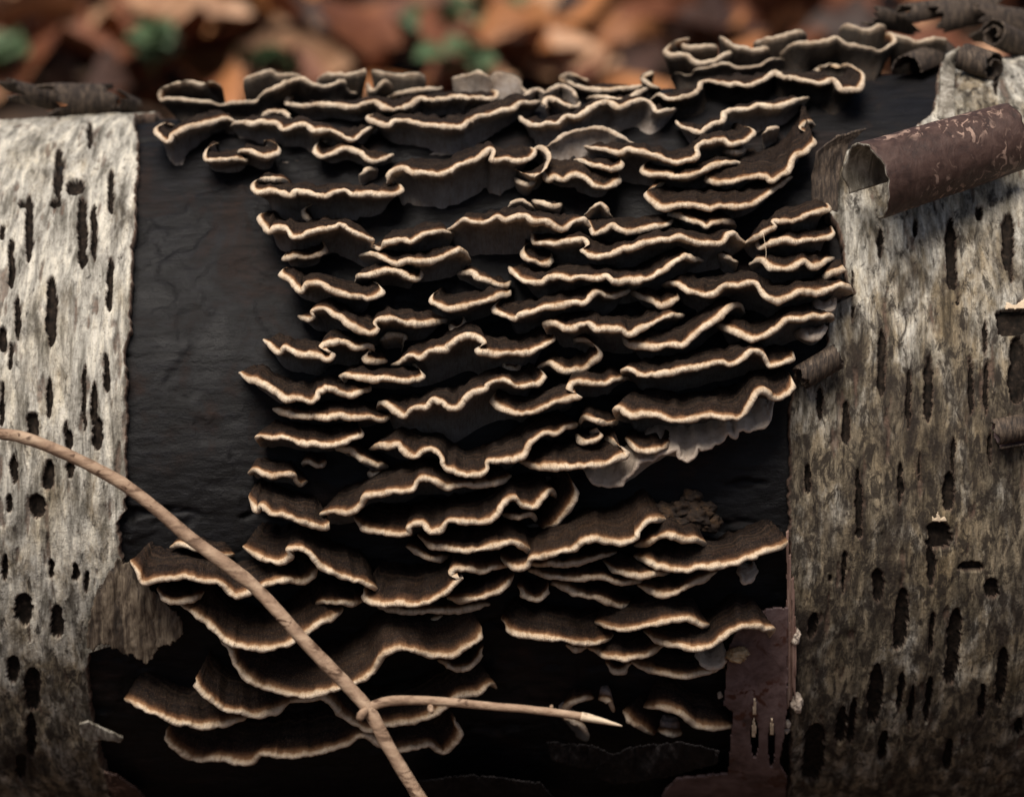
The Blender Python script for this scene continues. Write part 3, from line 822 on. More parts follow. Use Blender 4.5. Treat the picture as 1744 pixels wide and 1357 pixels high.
b('flat tongue shaped bracket with pale tip behind the crest', 'B 1400 132 1300 100 1246 114 1310 160 1420 180 1520 186 1640 180 1720 168', 12, 18, .010)
b('slender rim between the tongue shaped bracket and the ruffled one', 'B 1400 240 1480 230 1560 245 1620 240 1690 210 1750 188', 10, 22, .014)
b('ruffled bracket with broad grey underside in the middle of the crest', 'B 990 340 1010 362 1050 390 1110 405 1160 386 1220 390 1270 346 1350 345 1420 290 1480 260 1530 270 1590 290 C 100 545 170 525 210 550 240 605 290 590 352 576', 20, 62, .020)
# --- topmost cluster, right half
b('coiled bracket at the left tip of the highest cluster', 'C 430 162 350 190 288 242 330 266 410 260 460 295 520 310 620 276 700 236 742 214', 16, 26, .012)
b('inner curl nested in the coiled bracket', 'C 365 190 430 220 500 210 560 204 602 236 566 254', 8, 8, .010)
b('thin rim crossing behind the coiled bracket', 'C 615 148 670 190 730 215 800 236 870 226 925 212', 10, 16, .010)
b('long thin rim at the very back of the highest cluster', 'C 820 198 900 166 980 155 1060 130 1112 130 1124 158', 8, 20, .006)
b('undulating bracket in the middle tier of the highest cluster', 'C 325 404 360 375 440 386 480 350 560 340 650 320 700 340 780 336 850 325 900 295 960 290 1022 296', 18, 40, .018)
b('broad wavy bracket of the highest cluster with pale underside', 'C 955 275 1020 230 1080 200 1180 190 1260 170 1310 150 1350 190 1380 210 1450 210 1520 226 1560 246 1610 216 1652 190 1640 150 1605 138', 26, 44, .014)
b('small saddle shaped rim above the broad wavy bracket', 'C 1328 112 1370 86 1430 100 1500 115 1560 86 1598 98', 8, 18, .004)
b('thin pale rim running towards the bark scrolls', 'R 575 152 640 180 700 195 770 186 845 188', 8, 12, .006)
b('long bracket ending in a frilled silvery grey lobe', 'C 205 528 260 496 300 520 370 520 440 500 490 465 500 420 560 415 640 430 740 440 800 446 880 405 940 370 1010 395 1100 405 1200 425 1290 412 1330 460 1400 466 1452 455 1466 402 1450 362 1370 320 1330 335 1280 322 1200 345 1140 374', 20, 66, .022)
b('small hooked lobe left of the long silvery ended bracket', 'C 215 368 150 395 190 430 255 458', 8, 16, .010)
b('thin scalloped bracket under the long silvery ended bracket', 'C 355 650 380 685 440 700 500 716 560 680 630 655 640 610 690 590 780 580 860 560 950 570 1040 540 1140 512', 18, 40, .016)
# --- second tier
b('bracket with upturned left tip beside the torn pale bark edge', 'A 330 404 258 400 222 430 266 480 312 496 326 455 380 430 450 405 530 386 600 366 660 364 725 380', 24, 44, .020)
b('long bracket of the second tier with scalloped rim', 'A 676 404 720 385 800 386 880 384 950 385 985 426 1050 405 1120 395 1170 430 1260 425 1320 456 1390 480 1440 456 1480 425 1536 408', 24, 50, .021)
b('small arched rim sitting on the second tier bracket', 'A 846 366 880 326 940 315 1000 325 1036 370', 10, 8, .010)
b('small cupped bracket hanging under the second tier', 'A 590 508 530 545 524 598 600 602 680 600 770 606 780 580', 30, 10, .014)
b('small rounded bracket overlapping the hanging cupped one', 'A 695 575 730 546 800 560 880 580 940 570 966 540 930 500 880 494', 24, 10, .018)
b('long smooth rimmed bracket sweeping up to the crest', 'B 160 336 84 350 130 380 215 405 250 370 330 370 420 390 530 405 640 410 690 375 740 355 830 330 900 310 960 295 990 266 1050 270 1116 264', 26, 58, .022)
b('shaded bracket with crumbling orange tip', 'A 1260 500 1190 502 1170 550 1212 580 1280 560 1360 535 1440 560 1490 600 1550 610 1635 576', 34, 14, .012, 0, BR)
# --- third tier
b('bracket with blunt grey left lobe and deep fold at its right end', 'A 1030 762 990 722 900 716 820 726 800 752 830 790 900 790 960 796 1030 815 1070 790 1150 800 1230 825 1290 800 1350 780 1400 810 1500 810 1600 810 1680 796 1694 770 1650 752', 26, 40, .022)
b('large hooded bracket with wide drooping grey underside', 'B 250 764 214 740 210 700 240 670 310 650 350 680 420 680 490 690 560 676 650 636 740 596 810 546 838 562 825 610 900 600 980 610 1050 600 1090 562 1060 538', 34, 72, .024)
b('round white lipped lobe at the end of the hooded bracket', 'B 1056 552 1120 530 1166 562 1160 620 1130 670 1060 702 990 680 968 650', 20, 18, .018)
b('tiny lobe under the white lipped lobe', 'B 965 710 1010 735 1060 745 1088 715', 12, 8, .008, 0, PALE)
b('dim round lobe under the blunt grey lobed bracket', 'A 1190 862 1112 888 1116 935 1172 976', 26, 8, .008)
b('small rim peeping over the deep fold', 'A 1440 700 1490 666 1540 658', 6, 8, .006)
b('dark arched bracket like an awning', 'B 1140 540 1230 482 1310 442 1400 426 1480 420 1560 446 1640 500 1690 518', 10, 70, .010, 0, BR)
b('cupped bracket with curling front lip below the dark awning', 'B 1120 650 1132 690 1162 725 1210 706 1260 720 1310 690 1370 700 1430 750 1490 766 1570 740 1597 704 1556 678', 50, 12, .018, 0, BR)
b('narrow loop shaped bracket inside the cupped one', 'B 1318 598 1380 610 1450 640 1540 656 1592 640 1602 604 1560 574', 24, 10, .020)
b('long wavy bracket with upturned white tip next to the large bark roll', 'D -15 176 50 185 130 200 185 215 240 200 330 210 400 220 460 250 530 268 620 256 662 226 650 180 700 155 800 135 850 165 920 150 980 112 992 86 945 68 900 64', 28, 46, .024)
b('large cup shaped bracket facing the big bark roll', 'D 730 336 694 362 740 390 820 390 900 370 980 355 1050 356 1095 384 1150 350 1205 310 1225 240 1290 206 1336 170 1352 130 1305 96 1270 76 1290 36 1330 22 1350 44', 66, 16, .020)
b('thin curled lip at the back of the large cup', 'D 1045 104 1070 66 1136 64', 6, 14, .010)
b('slim tongue bracket tucked below the upturned white tip', 'D 400 276 335 286 324 322 360 342 450 346 540 352 630 346 700 310 790 280 870 264 946 284', 26, 20, .020)
b('tiny flat lobe between the white tip and the large cup', 'D 800 198 870 212 932 196 926 176', 10, 12, .012)
b('broad shallow bracket like a saucer below the large cup', 'D 470 394 380 428 344 452 380 500 440 536 520 530 620 520 720 540 800 522 890 540 970 520 1060 470 1150 400 1214 352', 44, 10, .020)
# --- fourth tier
b('crinkled bracket at the left end of the fourth tier', 'E 200 98 142 96 170 150 205 195 250 166 310 180 340 220 400 215 440 190 520 185 600 160 622 146 680 185 760 220 822 240 815 276 862 296', 30, 36, .022)
b('straight rising bracket in the middle of the fourth tier', 'E 805 268 860 296 890 260 950 245 1010 236 1050 246 1130 210 1230 186 1275 196 1306 204', 30, 50, .023)
b('scalloped bracket above the middle of the fourth tier', 'E 1245 184 1270 175 1310 145 1360 125 1430 140 1500 130 1560 105 1600 126 1680 100 1735 100 F 720 130 800 130 860 160 910 176 960 140 1030 120 1062 160 1078 196', 26, 56, .024)
b('bracket with two dips at the right of the fourth tier', 'F 1040 124 1064 170 1090 202 1150 186 1200 155 1250 186 1350 186 1450 165 1530 140 1566 116', 30, 34, .020)
b('tiny floating bracket above the fourth tier', 'F 725 4 760 18 800 30 840 40 894 26', 12, 10, .012)
b('mounded dark lump of old bracket on the fourth tier', 'F 565 60 600 20 660 8 715 30 730 60', 10, 20, .008, 0, BR, .0006)
b('second dark lump of old bracket on the fourth tier', 'F 1030 90 1090 40 1130 26 1165 60 1200 110', 10, 20, .010, 0, BR, .0006)
b('short overlapping rim joining the fourth tier to the saucer bracket', 'D 476 574 530 580 590 610 660 626 710 652 740 630 800 620 870 630 884 650', 34, 22, .016)
b('pale tipped bracket pointing at the foot of the big bark roll', 'D 925 757 1000 715 1060 680 1116 655 1100 622 1150 620 1240 610 1330 576 1400 560 1447 540 1425 518', 32, 30, .022)
# --- fifth tier
b('long stepped bracket with squared left lip', 'F 716 190 722 236 735 262 800 256 880 260 960 250 1020 240 1052 266 1010 300 1050 330 1110 342 1190 325 1260 295 1330 280 1420 255 1520 240 1610 225 D 640 740 720 755 800 745 840 696 870 690 910 736 944 757', 26, 46, .024)
b('small round lobe hanging under the squared left lip', 'F 700 258 658 296 680 350 740 376 800 386 842 360 832 318', 36, 8, .014)
b('neat curved bracket crossed by a spider thread', 'D 1012 716 1014 766 1050 776 1110 740 1180 730 1240 740 1330 725 1420 720 1464 690 1450 656', 26, 22, .020)
b('tiny slip of rim behind the neat curved bracket', 'D 780 812 840 835 895 858', 10, 20, .010, 0, BR)
b('bright white rimmed bracket with drooping right half', 'D 962 866 1010 850 1050 860 1090 895 1170 906 1230 890 1290 855 1330 886 1390 870 1466 834', 30, 26, .020)
b('grey tipped bracket beneath the bright white rimmed one', 'D 1380 955 1450 930 1510 912 1534 890 1500 876', 24, 18, .014)
b('small brown ended crescent bracket on the left of the fifth tier', 'E 310 318 284 345 350 340 420 346 490 330 542 295 525 258', 26, 10, .012)
b('straight topped bracket with folded right end beside the bare wood', 'E 742 332 800 320 860 340 920 370 980 380 1050 366 1120 376 1200 360 1260 330 1340 300 1390 340 1398 368', 26, 30, .021)
# --- sixth tier
b('small arched bracket overlapping a longer one at its left', 'E 712 494 725 455 780 455 850 440 930 425 1000 440 1060 470 1102 466 1112 430 1080 402', 28, 14, .018)
b('left bracket of the sixth tier with rounded hook at its right end', 'E 330 424 272 428 285 460 330 480 370 530 396 546 430 505 500 500 560 525 620 555 700 575 780 586 860 570 882 540 850 505 800 494', 30, 22, .022)
b('ragged dark flake of bracket in a shaded gap', 'F 280 438 370 436 390 466 440 475 510 500 570 512 596 482', 22, 16, .010, 0, BR)
b('boat shaped bracket with bulbous white left tip', 'F 185 542 124 566 120 600 170 630 240 656 310 636 380 620 450 600 520 576 580 570 596 540', 28, 24, .021)
b('long sloping bracket with sharply pointed left tip', 'F 582 398 620 450 680 485 770 496 810 466 870 460 940 475 1000 460 1100 475 1165 455 1210 490 1290 486 1370 475 1440 460 1500 420 1570 366 1640 340 1680 356 1735 360', 30, 34, .024)
b('rising bracket with pointed dip near its left end', 'F 550 598 488 640 530 680 610 712 650 686 720 670 790 646 880 635 960 615 1040 610 1070 570 1110 556 1180 576 1250 560 1306 536', 30, 34, .022)
b('small dark heart shaped bracket in a gap', 'F 1306 548 1360 580 1430 600 1490 636 1550 606 1592 580 1568 536', 30, 8, .014, 0, BR)
b('long wavy bracket reaching past the bark edge on the right', 'G 446 302 490 286 550 300 610 340 680 356 750 356 790 326 830 300 900 300 990 285 1020 320 1060 370 1130 395 1200 370 1270 336 1350 345 1430 330 1500 306 1560 310 1574 348', 32, 32, .024)
b('pale grey flap hanging under the right hand wavy bracket', 'G 1322 420 1400 446 1460 436 1480 380', 24, 8, .010, 0, 'pores')
# --- seventh tier
b('steeply rising bracket with a blunt pale end', 'G 202 602 240 650 310 660 400 672 480 656 570 656 630 600 700 545 780 490 860 425 920 425 938 458', 34, 26, .022)
b('bracket with pale drooping fan at its right end', 'G 756 532 830 565 910 590 980 622 1050 600 1130 550 1190 500 1280 506 1340 480 1400 490 1464 478 1460 512', 32, 34, .021)
b('pale fan hanging by the small rolled bark curl', 'G 1230 580 1290 600 1340 616 1390 590 1430 540', 24, 8, .010, 0, 'pores')
b('angular bracket with a deep notch in the middle of its rim', 'E 378 690 430 712 468 700 460 666 500 650 560 665 620 700 680 745 740 780 800 792 854 774 828 735 880 715 960 715 1040 736 1110 746 1180 730 1264 714', 30, 28, .022)
b('faint thin lobe behind the notched bracket', 'F 225 745 240 770 280 770 320 735 310 700', 14, 10, .010, 0, BR)
# --- eighth tier
b('bracket with square arch in its rim at the left of the eighth tier', 'E 168 834 210 870 260 912 300 880 360 915 420 930 480 925 540 946 584 930 570 902 524 900 520 870 570 850 650 850 730 880 800 865 832 886 808 902', 28, 34, .022)
b('small cupped lobe under the square arch', 'E 835 900 780 914 774 950 830 966 906 954', 22, 8, .014)
b('thin dark ear shaped lobe above the cupped lobe', 'E 865 830 920 802 990 810 1014 840 990 864', 6, 16, .006, 0, BR)
b('wide bracket with a tall hump and folded crest', 'E 928 988 1000 955 1030 926 1100 940 1160 900 1240 890 1300 845 1380 810 1450 820 1482 860 1440 880 1460 905 1530 920 F 570 915 680 920 740 890 800 860 852 840 848 806', 32, 52, .024)
b('crinkled bracket rising to a straight pale point', 'F 832 806 790 764 800 740 850 735 920 765 960 770 1000 745 1060 740 1110 775 1180 765 1240 772 1290 800 1350 780 1430 745 1510 700 1560 685 1626 688', 32, 36, .023)
b('dark shell shaped bracket with thin grey rim in a deep gap', 'F 730 1004 790 980 840 975 880 1010 950 1016 1010 1010 1080 965 1122 920 1110 880 1060 846 960 838', 26, 10, .014, 0, BR)
b('row of small pale nodules under the folded crest', 'F 540 960 570 1005 620 1015 650 975', 12, 8, .006, 0, PALE)
# --- ninth tier
b('tapering bracket with long pointed left tip over the bare wood', 'H 22 266 80 295 180 340 240 376 310 420 360 410 440 436 490 410 500 376 560 350 620 375 680 395 750 376 812 354 800 332', 32, 20, .022)
b('flat topped bracket with straight lower edge', 'H 700 322 630 302 650 275 720 285 800 300 900 295 1000 305 1090 300 1124 270 1085 228 1040 214', 26, 14, .020)
b('ruffled bracket with large pale triangular underside', 'H 860 484 848 452 880 440 920 460 960 495 1010 516 1060 470 1140 466 1170 425 1230 440 1290 475 1330 470 1370 420 1420 380 1490 360 1500 335 1550 310 1610 310 1670 345 1744 340 I 340 276 372 240 348 204', 30, 70, .024)
b('low straight bracket below the long pointed tip', 'H 226 474 300 495 380 520 460 520 540 530 640 520 720 530 800 526 870 546 916 530 922 500', 30, 16, .020)
b('bracket with rounded left bowl and folded step', 'I 160 306 108 340 130 380 190 410 270 422 340 400 430 365 500 346 546 340 524 316 494 310 510 275 570 265 660 275 720 256 788 246', 32, 22, .022)
b('long nearly straight bracket ending beside the small bark roll', 'I 768 244 744 215 790 200 850 230 920 226 990 220 1060 205 1150 190 1240 165 1290 180 1350 150 1410 110 1460 146 1482 186 1540 175 1602 150 1598 116', 32, 30, .024)
# --- tenth tier
b('widest bracket with concentric bands and pale curled right end', 'I 740 446 714 420 740 394 790 430 870 425 940 436 1010 460 1100 446 1200 435 1290 446 1350 430 1390 370 1430 310 1480 316 1492 340 1540 340 1592 300 1602 268 1580 222', 50, 34, .026)
b('pale toothed sheet of pore surface below the widest bracket', 'I 565 690 600 750 640 770 690 783 750 776 770 736 810 710 840 662 880 656 910 656 950 616 1010 600 1034 602 1042 640 1070 656 1110 630 1130 580 1150 592 1190 586 1210 566 1250 550 1280 512 1310 530 1340 492 1370 506 1420 500 1462 476 1490 420 1506 370', 62, 8, .016, 0, 'pores', .0007, 1.6)
b('dark cupped pocket in the pale toothed sheet', 'I 770 550 830 600 900 606 960 590 1016 552', 30, 8, .020, 0, BR)
b('strongly waved bracket with deep dip at its centre', 'H 796 716 850 700 920 705 970 690 1000 730 1070 760 1120 730 1180 720 1230 760 1240 810 1310 850 1390 870 1460 866 1500 830 1500 790 1570 790 1650 780 1720 746 I 280 600 310 555 370 510 430 520 490 480 540 475', 40, 24, .025)
b('short raised rim between the waved bracket and the widest one', 'I 540 474 570 440 620 455 680 470 736 460', 24, 14, .018)
b('tiny double lipped curl under the short raised rim', 'I 520 525 550 560 600 556 652 530 640 504 590 510', 8, 10, .018)
b('smooth oval bracket with thick fluted cream rim', 'I 240 648 330 682 420 682 520 682 620 676 700 656 772 622 762 590 700 550 650 544', 44, 10, .022, 0, 'fungus', .0012)
# --- eleventh tier, left
b('smooth half moon bracket over the bare wood', 'H 150 690 122 650 160 636 230 650 310 650 400 680 500 690 590 686 680 660 750 632 758 600 705 556', 34, 16, .020)
b('small hat shaped bracket with drooping right point', 'H 76 862 120 840 190 866 270 870 350 866 360 900 390 922 434 904', 26, 16, .014)
b('thin wisp of rim behind the hat shaped bracket', 'H 395 800 450 796 510 812 545 786', 20, 8, .008, 0, BR)
b('narrow slanting bracket in a black gap', 'H 596 706 690 730 750 770 820 800 910 828', 26, 12, .012)
b('tiny pale chip at the foot of the slanting bracket', 'H 786 862 830 868 906 846', 10, 8, .006, 0, PALE)
# --- twelfth tier
b('bracket with squared white left lip and hooked fold', 'J 80 236 70 262 110 326 130 296 180 330 250 346 320 370 380 390 440 406 474 386 420 366', 46, 12, .022)
b('long rising bracket with fading pale right end', 'J 414 376 426 336 490 325 560 330 620 296 650 250 720 235 800 225 880 210 910 170 940 160 1000 175 1050 205 1130 190 1200 195 1270 190 1330 176 1370 148', 46, 26, .024)
b('soft edged bracket with double scallop', 'J 590 350 640 410 720 426 800 436 866 430 860 396 920 380 970 420 1020 410 1060 370 1130 376 1230 375 1290 350 1330 290 1380 255 1420 290 1480 300 1530 255 1562 220 1594 252', 46, 14, .025)
b('slip of pale rim under the double scalloped bracket', 'J 1325 342 1400 350 1460 340 1495 362', 12, 10, .016)
b('bracket turned on edge with vertical grey rim', 'J 1520 398 1580 386 1620 350 1660 300 1692 240 1680 190 1640 136', 36, 8, .012, -40)
b('thick brown banded bracket under the double scalloped one', 'J 905 440 970 490 1050 506 1120 515 1200 510 1290 496 1370 475 1430 500 1472 522 1490 478', 42, 12, .024, 0, BR)
b('small pale tongue under the thick brown banded bracket', 'J 850 498 930 540 1000 560 1070 548', 26, 8, .014)
# --- around the twig
b('bracket with long slope descending to a folded corner', 'J 44 500 100 540 170 566 240 572 278 545 264 510 310 510 370 530 420 590 480 620 540 650 610 665 670 690 710 716 724 686', 52, 14, .024)
b('wide shallow bracket with smooth lower lip', 'J 705 706 638 718 650 756 720 786 800 780 900 780 980 760 1050 720 1100 670 1122 650 1074 640 1085 610 1150 605 1220 620 1290 600 1366 590', 62, 10, .024)
b('short thick lipped bracket under the wide shallow one', 'J 1050 752 1120 766 1200 750 1280 725 1340 690 1378 650 1370 626', 34, 10, .020, 0, 'fungus', .0011)
b('pointed cornered bracket beneath the folded corner', 'J 400 800 418 770 500 770 570 780 645 758', 36, 10, .016)
b('dim pale shelf edge under the wide shallow bracket', 'J 710 798 850 820 1000 816 1120 812 1260 780', 20, 8, .012, 0, BR)
b('cluster of tiny pale knobs under the dim shelf', 'J 920 840 950 880 990 858 1040 850 1060 826', 12, 6, .006, 0, PALE)
b('large brown zoned bracket with hooked left lip', 'K 142 360 186 410 240 432 290 416 300 386 370 370 440 350 510 335 560 300 620 285 690 300 770 300 820 280 840 240 880 200 940 190 990 202', 56, 14, .026, 0, BR)
b('small arched bracket with pale drooping right tip', 'K 815 322 880 310 930 280 980 265 1040 285 1110 290 1160 310 1166 336', 36, 14, .020)
b('brown rimmed bracket pointing at the layered bark edge', 'K 812 372 870 395 930 420 1000 436 1080 440 1150 420 1230 420 1320 400 1400 370 1460 345 1520 330 1574 310 1562 286', 44, 20, .024)
b('pale nub under the tip that points at the bark edge', 'K 1325 455 1360 500 1400 482 1425 446', 20, 6, .010, 0, 'pores')
b('round fronted bracket tucked under two others', 'K 662 396 700 430 760 456 840 466 920 460 996 454', 30, 10, .020)
b('shaded lower lip beneath the large brown zoned bracket', 'K 290 412 420 410 520 405 620 380 730 346', 22, 10, .018, 0, BR)
b('long thin shaded bracket beneath the lower lip', 'K 290 438 400 470 500 482 600 472 680 480 760 506 860 494', 26, 10, .018, 0, BR)
b('rounded shaded bracket at the end of the long thin one', 'K 830 512 900 546 970 562 1030 546 1080 510 1160 490 1226 446', 32, 10, .018)
b('drooping slim bracket in the gap above the lowest right cluster', 'K 400 506 480 530 560 566 640 580 700 606 760 616 822 602', 30, 8, .014)
b('tiny round cup in shade left of the drooping slim bracket', 'K 240 520 262 560 300 582 350 580 392 540 380 502', 26, 8, .012)
# --- lowest right cluster
b('smooth tapering bracket at the left of the lowest right cluster', 'K 160 676 200 740 270 760 350 775 450 780 530 796 610 800 680 786 706 756', 50, 10, .022)
b('topmost bracket of the lowest right cluster', 'K 612 692 680 720 760 736 850 715 940 700 1020 685 1090 680 1140 710 1180 716 1130 742', 48, 12, .022)
b('bracket overhanging the purple brown bark strip', 'K 862 742 930 790 1010 806 1080 825 1150 825 1220 800 1280 750 1340 720 1410 715 1460 730 1506 734 1480 772', 50, 14, .024)
b('soft lower bracket with dark notch in its rim', 'K 590 820 660 860 740 876 830 870 890 856 930 830 966 806', 36, 10, .020)
b('small round tab under the soft lower bracket', 'K 676 892 710 940 760 942 795 896', 20, 6, .012)
b('lowest long shaded bracket of the right cluster', 'K 795 892 870 930 960 950 1040 966 1120 956 1190 940 1260 916', 34, 8, .016)
b('pale grey tab beside the purple brown strip', 'K 1110 862 1160 910 1220 922 1264 880 1254 836', 26, 6, .012, 0, 'pores')
b('tiny tab under the smooth tapering bracket', 'K 482 812 530 838 576 816', 10, 6, .012)
# --- left lower cluster
b('bracket with upturned fluted left lip under the twig', 'L 66 166 100 220 130 266 190 255 270 250 330 240 400 255 500 265 540 300 590 332 640 326 680 300 730 280 790 265 860 256 940 256 988 212 978 176', 46, 14, .022)
b('thin sliver of rim crossed by the twig', 'L 260 92 310 78 370 96 430 116 520 132 580 130', 16, 10, .010)
b('small shell bracket under the fluted left lip', 'L 200 300 220 346 280 362 350 356 410 336 438 298', 30, 8, .016)
b('broad bowl shaped bracket crossed by the twig', 'L 312 374 380 420 430 450 480 500 530 546 590 580 680 592 770 590 850 570 920 520 1000 470 1070 436 1114 404 1092 390', 64, 10, .024, 0, BR)
b('largest lower bracket, wide fan crossed by the twig', 'L 512 546 570 620 590 680 640 740 720 780 800 806 900 826 990 820 1060 796 1130 780 1200 756 1270 700 M 1130 190 1180 166 1240 165 1310 185 1390 190 1440 180 1470 160 1520 130 1547 90 1512 52', 74, 12, .028, 0, BR)
b('small lobe under the tip of the largest lower bracket', 'M 1362 210 1430 246 1490 236 1542 190 1546 148', 22, 8, .016)
b('rounded bracket with pale blunt left end under the wide fan', 'M 370 268 336 290 342 326 390 370 440 410 520 430 600 442 660 430 710 400 746 366', 54, 10, .020)
b('wavy bracket passing under the fork of the twig', 'M 720 384 800 376 880 370 920 400 950 440 1010 476 1070 506 1120 490 1200 480 1280 465 1340 440 1400 400 1450 360 1530 350 1584 308 1606 322', 58, 16, .023)
b('lens shaped bracket at the lower left of all', 'M 34 372 110 410 190 446 270 476 360 492 440 486 510 466 550 444', 50, 10, .020)
b('lowest wide bracket with rippled front and hooked right end', 'M 240 498 206 524 240 576 330 632 410 625 500 640 560 646 610 610 690 616 760 615 850 600 920 580 980 565 1020 536 1070 535 1120 570 1200 590 1270 580 1330 565 1380 604 1430 560 1454 510 1410 434', 60, 10, .024)
b('bracket half hidden behind the purple brown strip', 'N 862 474 930 480 1000 490 1060 520 1120 566 1200 582 1310 574', 40, 12, .014)
b('small dark lobe left of the half hidden bracket', 'N 764 498 790 540 840 576 910 608', 26, 8, .012, 30)
b('tiny pale scrap below the half hidden bracket', 'N 935 586 980 612 1046 604', 16, 6, .008, 0, PALE)
b('pale blue grey lobe behind the splintered twig tip', 'N 470 530 540 560 584 610 578 646', 20, 22, .008, -20, PALE)
b('faint brown arch of bracket above the splintered twig tip', 'N 462 490 530 442 610 432', 8, 14, .006, 0, BR)
b('faint pale crescent beside the splintered twig tip', 'N 640 436 690 450 712 500', 8, 12, .008, 0, PALE)

# ------------------------------------------------------------------ twig in front
def tube(name, P, rad, mat, parent, nseg=14, seed=0, lump=0.10):
    P = np.asarray(P, float); n = len(P)
    T = np.gradient(P, axis=0); T /= np.linalg.norm(T, axis=1, keepdims=True)
    ref = np.array([0, -1.0, 0.2])
    A = np.cross(T, ref); A /= np.linalg.norm(A, axis=1, keepdims=True)
    B = np.cross(T, A)
    a = np.linspace(0, 2 * math.pi, nseg + 1)[:-1]
    i = np.arange(n)[:, None]
    R = np.asarray(rad)[:, None] * (1 + lump * fbm(i / 9.0, np.cos(a)[None] * 1.2, np.sin(a)[None] * 1.2 + seed, 4))
    V = P[:, None] + R[..., None] * (np.cos(a)[None, :, None] * A[:, None] + np.sin(a)[None, :, None] * B[:, None])
    F = grid_faces(n, nseg)
    ii = np.arange(n - 1)
    F = np.concatenate([F, np.stack([ii * nseg + nseg - 1, (ii + 1) * nseg + nseg - 1, (ii + 1) * nseg, ii * nseg], 1)])
    V = V.reshape(-1, 3)
    k = len(V)
    V = np.concatenate([V, P[:1], P[-1:]])
    caps = []
    for q in range(nseg):
        caps.append((k, q, (q + 1) % nseg, (q + 1) % nseg)); caps.append((k + 1, (n - 1) * nseg + (q + 1) % nseg, (n - 1) * nseg + q, (n - 1) * nseg + q))
    me_f = [tuple(f) for f in F] + [c[:3] for c in caps]
    me = bpy.data.meshes.new(name)
    me.from_pydata([tuple(v) for v in V], [], me_f)
    for p in me.polygons: p.use_smooth = True
    me.materials.append(mat)
    o = bpy.data.objects.new(name, me); C.objects.link(o)
    if parent: o.parent = parent
    return o

def pix_curve(pts, step=4):
    """pts: (px, py, distance from camera)"""
    c, s = catmull(np.array(pts, float) * np.array([1, 1, 2000.0]), step)
    d = c[:, 2] / 2000
    return CAM + rays(c[:, 0], c[:, 1]) * d[:, None], s / s[-1]

twig = tag(empty('dry_twig', (0, -0.13, 0.0)), 'bare tan twig arching in front of the log, forked with a splintered tip', 'twig')
def tw(o): 
    o.matrix_parent_inverse = twig.matrix_world.inverted() if False else o.matrix_parent_inverse
    o.location = -Vector(twig.location)
    return o
main = [(-520, 690, .90), (-200, 700, .880), (-20, 735, .868), (40, 745, .866), (110, 772, .864), (200, 818, .862), (270, 870, .860), (330, 920, .858), (400, 972, .856), (440, 1005, .855), (490, 1060, .853), (540, 1115, .852), (590, 1165, .851),
        (630, 1212, .850), (664, 1275, .850), (698, 1330, .851), (740, 1400, .853), (800, 1500, .862), (860, 1640, .885), (890, 1740, .905)]
P, u = pix_curve(main)
rad = 0.00155 + 0.00040 * np.clip((u - .15) / .3, 0, 1) + 0.00022 * np.exp(-((u - 0.63) / 0.012)**2)
stem = tw(tube('stem', P, rad, M['twig'], twig, 16, 1, 0.16))
side = [(630, 1204, .850), (655, 1195, .8495), (700, 1192, .849), (760, 1195, .848), (850, 1203, .847), (940, 1212, .846), (1000, 1221, .8455)]
P, u = pix_curve(side)
tw(tube('side_branch', P, 0.00150 - 0.00035 * np.clip(u * 1.6, 0, 1), M['twig'], twig, 14, 2, 0.14))
P, u = pix_curve([(990, 1219, .8455), (1015, 1225, .8453), (1040, 1231, .845), (1060, 1236, .845)], 3)
tw(tube('splintered_tip', P, 0.00125 * (1 - u)**0.7 + 0.00012, M['splinter'], twig, 8, 3, 0.3))
for (a, b, c, d, r) in ((626, 1206, 611, 1226, .00085), (734, 1198, 736, 1213, .0006), (941, 1212, 940, 1201, .00042)):
    P, u = pix_curve([(a, b, .849), ((a + c) / 2 - 2, (b + d) / 2, .8475), (c, d, .8465)], 2)
    tw(tube('bud', P, r * (0.7 + 0.9 * np.sin(u * 2.8)), M['twig'], twig, 10, a, 0.1))

# spider thread between two brackets
P, u = pix_curve([(1300, 398, .868), (1303, 415, .868), (1305, 432, .868), (1303, 445, .868)], 3)
t = tube('spider_thread', P, 0 * u + 0.00009, M['splinter'], None, 5, 5, 0)
tag(t, 'thin white spider thread hanging between two brackets', 'thread')

# shrivelled brown fungus beside the layered bark edge
def lump(px, py, rx, ry, rz, fw, seed):
    n, m = 26, 36
    th = np.linspace(0.02, math.pi - 0.02, n); ps = np.linspace(0, 2 * math.pi, m + 1)[:-1]
    TH, PS = np.meshgrid(th, ps, indexing='ij')
    d = np.stack([np.sin(TH) * np.cos(PS), np.sin(TH) * np.sin(PS), np.cos(TH)], -1)
    r = 1 + 0.65 * fbm(d[..., 0] * 1.9 + seed, d[..., 1] * 2.6, d[..., 2] * 2.6, 4)
    V = on_log(px, py, 0, fw) + d * r[..., None] * np.array([rx, ry, rz])
    idx = np.arange(n * m).reshape(n, m).T.ravel()
    return V.reshape(-1, 3), idx[grid_faces(m, n, True)]
old = tag(empty('shrivelled_fungus', on_log(1165, 880)), 'shrivelled brown clump of old fungus beside the bark edge', 'fungus')
for i, (x, y, rx, rz, f) in enumerate([(1130, 872, .0045, .0030, .006), (1165, 868, .0042, .0042, .005), (1188, 880, .0040, .0040, .006), (1208, 892, .0034, .0036, .005), (1180, 848, .0028, .0032, .003), (1200, 866, .0028, .0026, .004), (1150, 890, .0035, .0020, .009)]):
    V, F = lump(x, y, rx * 1.15, rx * .8, rz * .8, f - .002, i * 5.1)
    o = make_mesh('lobe', V, F, M['old_fungus'], old); o.location = -old.location
V, F = lump(1257, 1115, .0034, .003, .0020, .010, 77)
